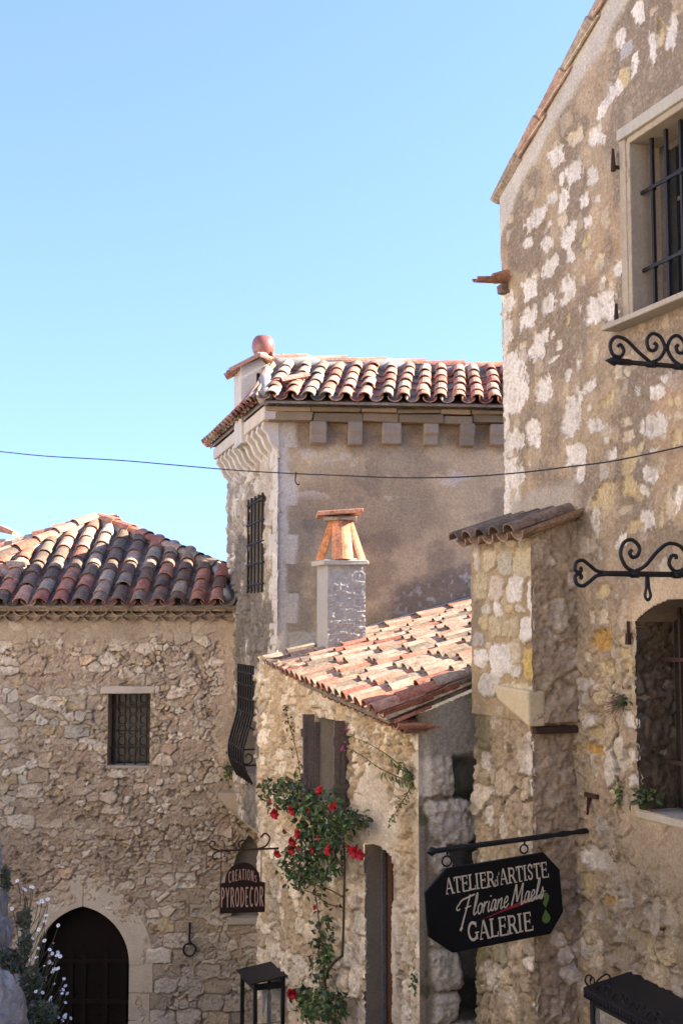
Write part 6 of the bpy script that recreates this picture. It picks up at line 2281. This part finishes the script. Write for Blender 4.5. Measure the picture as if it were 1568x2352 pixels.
trunk = [(775, 2420), (768, 2352), (752, 2300), (745, 2250), (762, 2215), (786, 2195), (789, 2110), (790, 2040), (791, 1970), (785, 1900), (768, 1850)]
stemline(trunk[:6], 0.10, 0.12, 0.026, 0.014)
stemline(trunk[5:], 0.12, 0.20, 0.014, 0.009)
stems = [stemline(*a) for a in (
    ([(789, 2062), (760, 2045), (720, 2030), (690, 2010), (660, 1995)], .14, .2, .008, .004),
    ([(789, 2000), (770, 1960), (760, 1900)], .15, .2, .007, .004),
    ([(788, 2085), (750, 2075), (725, 2055), (700, 2045)], .14, .15, .007, .004),
    ([(770, 1880), (720, 1850), (680, 1830), (640, 1815), (610, 1812)], .2, .18, .008, .004),
    ([(700, 1850), (692, 1800), (684, 1740), (672, 1690), (662, 1655), (655, 1622)], .14, .06, .006, .003),
    ([(775, 1880), (800, 1860), (830, 1880), (845, 1900)], .2, .16, .006, .003),
    ([(745, 2250), (742, 2190), (735, 2140), (728, 2080), (722, 2030)], .1, .12, .010, .005),
    ([(745, 2250), (730, 2290), (700, 2290), (675, 2283)], .1, .22, .008, .004),
    ([(730, 1890), (690, 1930), (655, 1955), (638, 1960)], .2, .25, .006, .003),
    ([(760, 1900), (790, 1935), (815, 1950)], .2, .25, .006, .003),
    ([(680, 1830), (640, 1850), (625, 1865)], .18, .22, .006, .003))]
st.build("stem", M['stem'], RO, smooth=True)
lf = MB()


def leaves_blob(u, v, ru, rv, n, o0, o1, L=0.055, pal=GREENS, droop=0.45):
    for _ in range(n):
        a = rr.uniform(0, 2 * math.pi)
        q_ = math.sqrt(rr.random()) ** 0.9
        k = rr.uniform(0.85, 1.2)
        p = onK(u + ru * q_ * math.cos(a) * k, v + rv * q_ * math.sin(a) * k, rr.uniform(o0, o1))
        d = rdir(rr, (0, 0, -droop))
        nn = rdir(rr, tuple(PK.n * 0.9 + V(0, 0, .5)))
        l = 1.3 * L * rr.uniform(0.6, 1.25)
        leaf(lf, p, d, nn, l, l * 0.58, [c * rr.uniform(0.85, 1.7) for c in rr.choice(pal)])


def leaves_line(pts, n, L=0.05, pal=GREENS, sp=0.05):
    for _ in range(n):
        f = rr.random() * (len(pts) - 1)
        i = int(f)
        p = pts[i] + (pts[min(i + 1, len(pts) - 1)] - pts[i]) * (f - i) + V(rr.gauss(0, sp * .5), rr.gauss(0, sp * .5), rr.gauss(0, sp * .4))
        l = L * rr.uniform(0.6, 1.25)
        leaf(lf, p, rdir(rr, (0, 0, -.3)), rdir(rr, tuple(PK.n * 0.9 + V(0, 0, .5))), l, l * 0.55, [c * rr.uniform(0.7, 1.25) for c in rr.choice(pal)])


leaves_blob(745, 1885, 55, 66, 520, 0.08, 0.38)
leaves_blob(725, 1925, 58, 48, 240, 0.08, 0.32)
leaves_blob(650, 1818, 58, 32, 230, 0.06, 0.26)
leaves_blob(695, 1840, 40, 25, 120, 0.06, 0.26)
leaves_blob(690, 1985, 48, 40, 170, 0.06, 0.24)
leaves_blob(740, 1985, 50, 35, 90, 0.06, 0.24)
leaves_blob(700, 2015, 50, 25, 80, 0.05, 0.2)
leaves_blob(815, 1885, 32, 20, 60, 0.05, 0.22)
leaves_blob(742, 2150, 24, 55, 90, 0.06, 0.18)
leaves_blob(736, 2215, 26, 35, 90, 0.05, 0.18, 0.05, GREENS + LIGHTG)
leaves_blob(728, 2305, 48, 38, 200, 0.05, 0.28, 0.06, GREENS + LIGHTG)
leaves_blob(775, 2310, 22, 40, 90, 0.05, 0.22)
leaves_blob(690, 2275, 25, 15, 40, 0.05, 0.24)
for k, pts in enumerate(stems):
    leaves_line(pts, 60 if k == 4 else 26, 0.045 if k == 4 else 0.05, GREENS + (LIGHTG if k == 4 else []))
lf.build("foliage", M['leaf'], RO)


def bloom_mesh(seed, R=0.05, big=True):
    rb = random.Random(seed)
    q = MB()
    layers = ((5, 1.0, 0.25), (5, 0.82, 0.6), (5, 0.6, 1.0), (4, 0.36, 1.3)) if big else ((4, 0.7, 0.9), (3, 0.45, 1.3))
    for n_, r_, tilt_ in layers:
        a0 = rb.uniform(0, 6)
        for k in range(n_):
            a = a0 + 2 * math.pi * k / n_ + rb.uniform(-.15, .15)
            rad = V(math.cos(a), math.sin(a), 0)
            tan = V(-math.sin(a), math.cos(a), 0)
            d = unit(rad + UP * tilt_)
            nn = unit(UP - rad * tilt_)
            Lp = R * r_ * rb.uniform(0.9, 1.15) * (1.0 + .25 * tilt_)
            w_ = R * r_ * 0.95
            f = rb.uniform(0.75, 1.15)
            c = (0.42 * f, 0.012 * f, 0.022 * f)
            vs = []
            for i, (t_, ww) in enumerate(((0.0, 0.35), (0.35, 0.9), (0.75, 1.0), (1.0, 0.62))):
                for j in (-1, -0.4, 0.4, 1):
                    curl = 0.25 * R * r_ * (j * j) - 0.22 * R * (t_ ** 3)
                    vs.append(d * Lp * t_ + tan * (w_ * ww * j * 0.55) + nn * (curl + rb.uniform(-.03, .03) * R))
            fs = [(i * 4 + j, i * 4 + j + 1, (i + 1) * 4 + j + 1, (i + 1) * 4 + j) for i in range(3) for j in range(3)]
            q.add(vs, fs, c)
    return q


def mb_mesh(mb, name, m):
    me = bpy.data.meshes.new(name)
    me.from_pydata(mb.v, [], mb.f)
    a_ = me.color_attributes.new("Col", 'FLOAT_COLOR', 'POINT')
    c4 = np.ones((len(mb.v), 4), np.float32)
    c4[:, :3] = np.array(mb.c)
    a_.data.foreach_set("color", c4.ravel())
    me.polygons.foreach_set("use_smooth", [True] * len(me.polygons))
    me.materials.append(m)
    return me


BL = [mb_mesh(bloom_mesh(s, 0.045), "bloom", M['petal']) for s in (1, 2, 3)] + [mb_mesh(bloom_mesh(9, 0.030, False), "bloom", M['petal'])]
for (u, v, o, k, sc_) in ((735, 1816, .30, 0, .95), (767, 1852, .34, 1, 1.0), (623, 1839, .2, 3, 1.4), (632, 1869, .25, 2, 1.2), (671, 1862, .30, 0, 1.0), (709, 1859, .3, 3, 1.1), (685, 1915, .34, 1, 1.05),
                        (672, 1932, .34, 2, 1.0), (690, 1946, .3, 3, 1.5), (638, 1961, .3, 0, .9), (671, 1951, .3, 1, 1.05), (720, 1950, .34, 3, 1.5), (757, 1951, .36, 2, 1.15), (805, 1946, .28, 3, 1.5),
                        (814, 1958, .3, 0, 1.1), (828, 1963, .3, 2, 1.0), (672, 2283, .28, 1, 1.15), (725, 2084, .2, 3, 1.2), (734, 1923, .36, 3, 1.1), (655, 1906, .28, 3, .9), (717, 2338, .25, 3, .8), (686, 2342, .2, 3, .7)):
    o_ = bpy.data.objects.new("bloom", BL[k])
    COL.objects.link(o_)
    o_.parent = RO
    o_.location = tuple(onK(u, v, o) - wl(RO))
    dd = unit(PK.n + V(rr.uniform(-.5, .5), rr.uniform(-.9, .1), rr.uniform(-.5, .6)))
    o_.rotation_euler = Vector(dd).to_track_quat('Z', 'Y').to_euler()
    o_.scale = (sc_,) * 3

# leafy shoots growing out of the cottage corner
SH = thing("wall_shrub", onK(945, 1790, 0.05), "long leafy shoots growing out of the joint beside the big grey corner stones", "plant")
st = MB()
lf = MB()
twigs = [stemline(*a) for a in (
    ([(950, 1782), (915, 1755), (880, 1728), (840, 1705), (806, 1692)], .03, .34, .006, .002, (0.10, 0.11, 0.05)),
    ([(950, 1797), (910, 1783), (868, 1762), (830, 1735), (806, 1722)], .03, .30, .006, .002, (0.10, 0.11, 0.05)),
    ([(948, 1800), (930, 1830), (912, 1860), (893, 1890)], .04, .16, .005, .002, (0.12, 0.10, 0.05)),
    ([(950, 1790), (935, 1770), (925, 1750)], .03, .12, .004, .002, (0.10, 0.11, 0.05)))]
st.build("stem", M['stem'], SH)
for k, (pts, n_) in enumerate(zip(twigs, (34, 30, 55, 10))):
    for i in range(n_):
        f = (i + 0.5) / n_
        p = pts[min(int(f * len(pts)), len(pts) - 1)]
        L = (0.085 if (f < 0.42 and k < 2) else 0.035) * rr.uniform(.7, 1.2)
        if k == 2:
            L = 0.05 * rr.uniform(.6, 1.1)
        if k == 3:
            L = 0.08
        leaf(lf, p + V(rr.gauss(0, .008), rr.gauss(0, .008), rr.gauss(0, .008)), rdir(rr, (-0.2, 0, -0.9 if k < 2 else -.3), 0.7), rdir(rr, tuple(PK.n), .6), L, L * 0.38,
             [c * rr.uniform(.8, 1.2) for c in rr.choice(LIGHTG if k != 2 else LIGHTG + [(0.16, 0.10, 0.05)])])
lf.build("foliage", M['leaf'], SH)
q = MB()
for (u, v) in ((796, 1676), (786, 1717)):
    c_ = onK(u, v, .3)
    for _ in range(14):
        leaf(q, c_ + V(rr.gauss(0, .012), rr.gauss(0, .012), rr.gauss(0, .015)), rdir(rr), rdir(rr), 0.022, 0.016, (0.42, 0.08, 0.25))
q.build("blossom", M['petal'], SH)


def tuft(name, label, c, n, R, L, pal, bias=(0, 0, 0.4), squash=(1, 1, 1), out=V(0, -1, 0), cat="plant", twig=0, twigdir=(0, 0, 0), twiglen=0.2):
    q = MB()
    c = np.asarray(c, float)
    o = thing(name, c, label, cat)
    for _ in range(n):
        p = c + V(rr.gauss(0, R * squash[0]), rr.gauss(0, R * squash[1]), rr.gauss(0, R * squash[2])) + out * abs(rr.gauss(0, R * .6))
        l = L * rr.uniform(0.6, 1.3)
        leaf(q, p, rdir(rr, bias), rdir(rr, tuple(out + UP * .6)), l, l * 0.6, [x * rr.uniform(.7, 1.25) for x in rr.choice(pal)])
    q.build("foliage", M['leaf'], o)
    q = MB()
    for _ in range(max(5, n // 8) if not twig else twig):
        e_ = c + out * rr.uniform(0.01, R) + (V(rr.gauss(0, R), rr.gauss(0, R), rr.gauss(0, R)) if not twig else unit(V(*twigdir) + V(rr.gauss(0, .35), rr.gauss(0, .35), rr.gauss(0, .35))) * twiglen * rr.uniform(.5, 1.1))
        m_ = (c + e_) / 2 + V(rr.gauss(0, .01), rr.gauss(0, .01), rr.gauss(0, .01))
        q.tube([c - out * 0.02, m_, e_], [0.0022, 0.0018, 0.001], 4, (0.13, 0.085, 0.07) if twig else (0.09, 0.10, 0.05))
    q.build("stem", M['stem'], o)
    return o


def onR(u, v, o):
    p0 = PR.p0 + PR.n * o
    r = ray(u, v)
    return r * (np.dot(p0, PR.n) / np.dot(r, PR.n))


tuft("wall_weed", "green weed with dry brown twigs on the wall left of the arched window", onR(1437, 1608, 0.03), 60, 0.028, 0.034, LIGHTG + GREENS, (0, 0, -.3), (1, 1, .8), PR.n, twig=60,
     twigdir=tuple(-PR.e * 0.9 + UP * 0.05 - UP * .35), twiglen=0.22)
tuft("wall_weed", "leafy green weed rooted on the end of the arched window sill", onR(1492, 1835, -0.02), 70, 0.045, 0.05, LIGHTG + GREENS, (0, 0, .3), (1, 1, .7), PR.n)
tuft("wall_weed", "straggling weed in the wall crack just left of the arched window sill", onR(1424, 1822, 0.02), 45, 0.026, 0.034, LIGHTG, (0, 0, -.2), (.7, .7, 1.5), PR.n)
tuft("wall_weed", "tiny green weed low between the brown door and the grey corner stones", onK(958, 2252, 0.03), 45, 0.035, 0.04, LIGHTG, (0, 0, -.3), (.7, .7, 1.6), PK.n)
tuft("wall_weed", "dark green weed beside the bulging window grille of the tower", PL.P(-1.58, at(527, 1770, 17.3)[2], 0.05), 90, 0.055, 0.05, GREENS, (0, 0, -.3), (1, .6, 1.8), V(0, -1, 0))

# daisies and dark bushy growth at the lower left
DY = thing("daisy_bush", V(-1.75, 7.0, -2.9), "dark green bush of white daisies growing by the pale rock at the lower left", "flower bush")
lf = MB()
st = MB()


def P7(x, y):
    return x * .2187, 1837 + y * .2187


for (x, y, rx, ry, n_, Y0, Y1) in ((120, 1700, 170, 120, 420, 7.0, 7.5), (330, 1950, 110, 190, 520, 6.9, 7.4), (420, 2250, 170, 130, 520, 6.7, 7.2), (270, 1500, 60, 130, 160, 7.0, 7.4), (260, 1250, 60, 110, 110, 7.2, 7.5), (60, 830, 45, 110, 130, 7.3, 7.5),
                                 (200, 2150, 80, 120, 200, 6.8, 7.2)):
    for _ in range(int(n_ * 2.2)):
        a = rr.uniform(0, 2 * math.pi)
        q_ = math.sqrt(rr.random())
        u, v = P7(x + rx * q_ * math.cos(a), y + ry * q_ * math.sin(a))
        p = at(u, v, rr.uniform(Y0, Y1))
        l = rr.uniform(0.014, 0.034)
        leaf(lf, p, rdir(rr, (0, 0, .2)), rdir(rr, (0.2, -.5, .6)), l, l * 0.6, [c * rr.uniform(.6, 1.2) for c in rr.choice([(0.07, 0.085, 0.05), (0.085, 0.10, 0.06), (0.05, 0.06, 0.035), (0.10, 0.10, 0.075)])])
lf.build("foliage", M['leaf'], DY)
dq = MB()
for k in range(13):
    a = 2 * math.pi * k / 13
    d = V(math.cos(a), math.sin(a), 0.12)
    leaf(dq, d * 0.003, d, UP, 0.0125, 0.006, (0.72, 0.70, 0.72), 0.1, 0.05)
dq.lathe(V(0, 0, 0), [(0.0042, 0.0), (0.0038, 0.002), (0.0015, 0.0032), (0.0001, 0.0034)], 8, UP, (0.45, 0.30, 0.04))
DM = mb_mesh(dq, "daisy", M['petal'])
dq = MB()
for k in range(9):
    a = 2 * math.pi * k / 9
    d = V(math.cos(a), math.sin(a), 0.8)
    leaf(dq, d * 0.002, d, UP, 0.011, 0.006, (0.45, 0.20, 0.22), 0.1, 0.05)
DM2 = mb_mesh(dq, "daisy", M['petal'])
DPTS = [(185, 850), (250, 935), (268, 945), (350, 920), (330, 915), (405, 1085), (450, 1075), (440, 1065), (505, 1045), (130, 1145), (490, 1215), (475, 1275), (615, 1320), (410, 1365), (345, 1455), (470, 1480), (405, 1560), (525, 1575), (550, 1615), (610, 1605),
        (632, 1645), (600, 1635), (385, 1655), (320, 1685), (520, 1705), (465, 1745), (570, 1775), (590, 1780), (615, 1770), (555, 1805), (490, 1860), (675, 1880), (570, 1935), (430, 1985), (380, 2015), (665, 1995), (690, 1955), (655, 2035), (710, 2035), (690, 2130), (530, 2105), (540, 2075),
        (610, 2285), (680, 2280), (690, 2260), (745, 2295), (660, 2320), (450, 2025)]
PINK = [(275, 1005), (455, 1160), (420, 1230), (510, 1080), (490, 1390), (565, 1510), (520, 1640), (550, 1720), (490, 1890), (425, 1430), (475, 1330), (640, 2010)]
for k, (x, y) in enumerate(DPTS + PINK):
    u, v = P7(x, y)
    yy = rr.uniform(6.75, 7.15)
    p = at(u, v, yy)
    o_ = bpy.data.objects.new("daisy", DM if k < len(DPTS) else DM2)
    COL.objects.link(o_)
    o_.parent = DY
    o_.location = tuple(p - wl(DY))
    dd = unit(V(rr.uniform(-.4, .6), rr.uniform(-.9, -.1), rr.uniform(.3, 1.0)))
    o_.rotation_euler = Vector(dd).to_track_quat('Z', 'Y').to_euler()
    o_.scale = (rr.uniform(.6, .95),) * 3
    b_ = at(*P7(260 + (x - 260) * 0.45 + rr.uniform(-40, 40), y + rr.uniform(220, 420)), yy + 0.1)
    st.tube(smooth([b_, (b_ + p) / 2 + V(0.01, 0, -.01), p - dd * 0.002], 3), [0.0022] * 6 + [0.0014], 4, (0.10, 0.115, 0.06))
st.build("stem", M['stem'], DY)
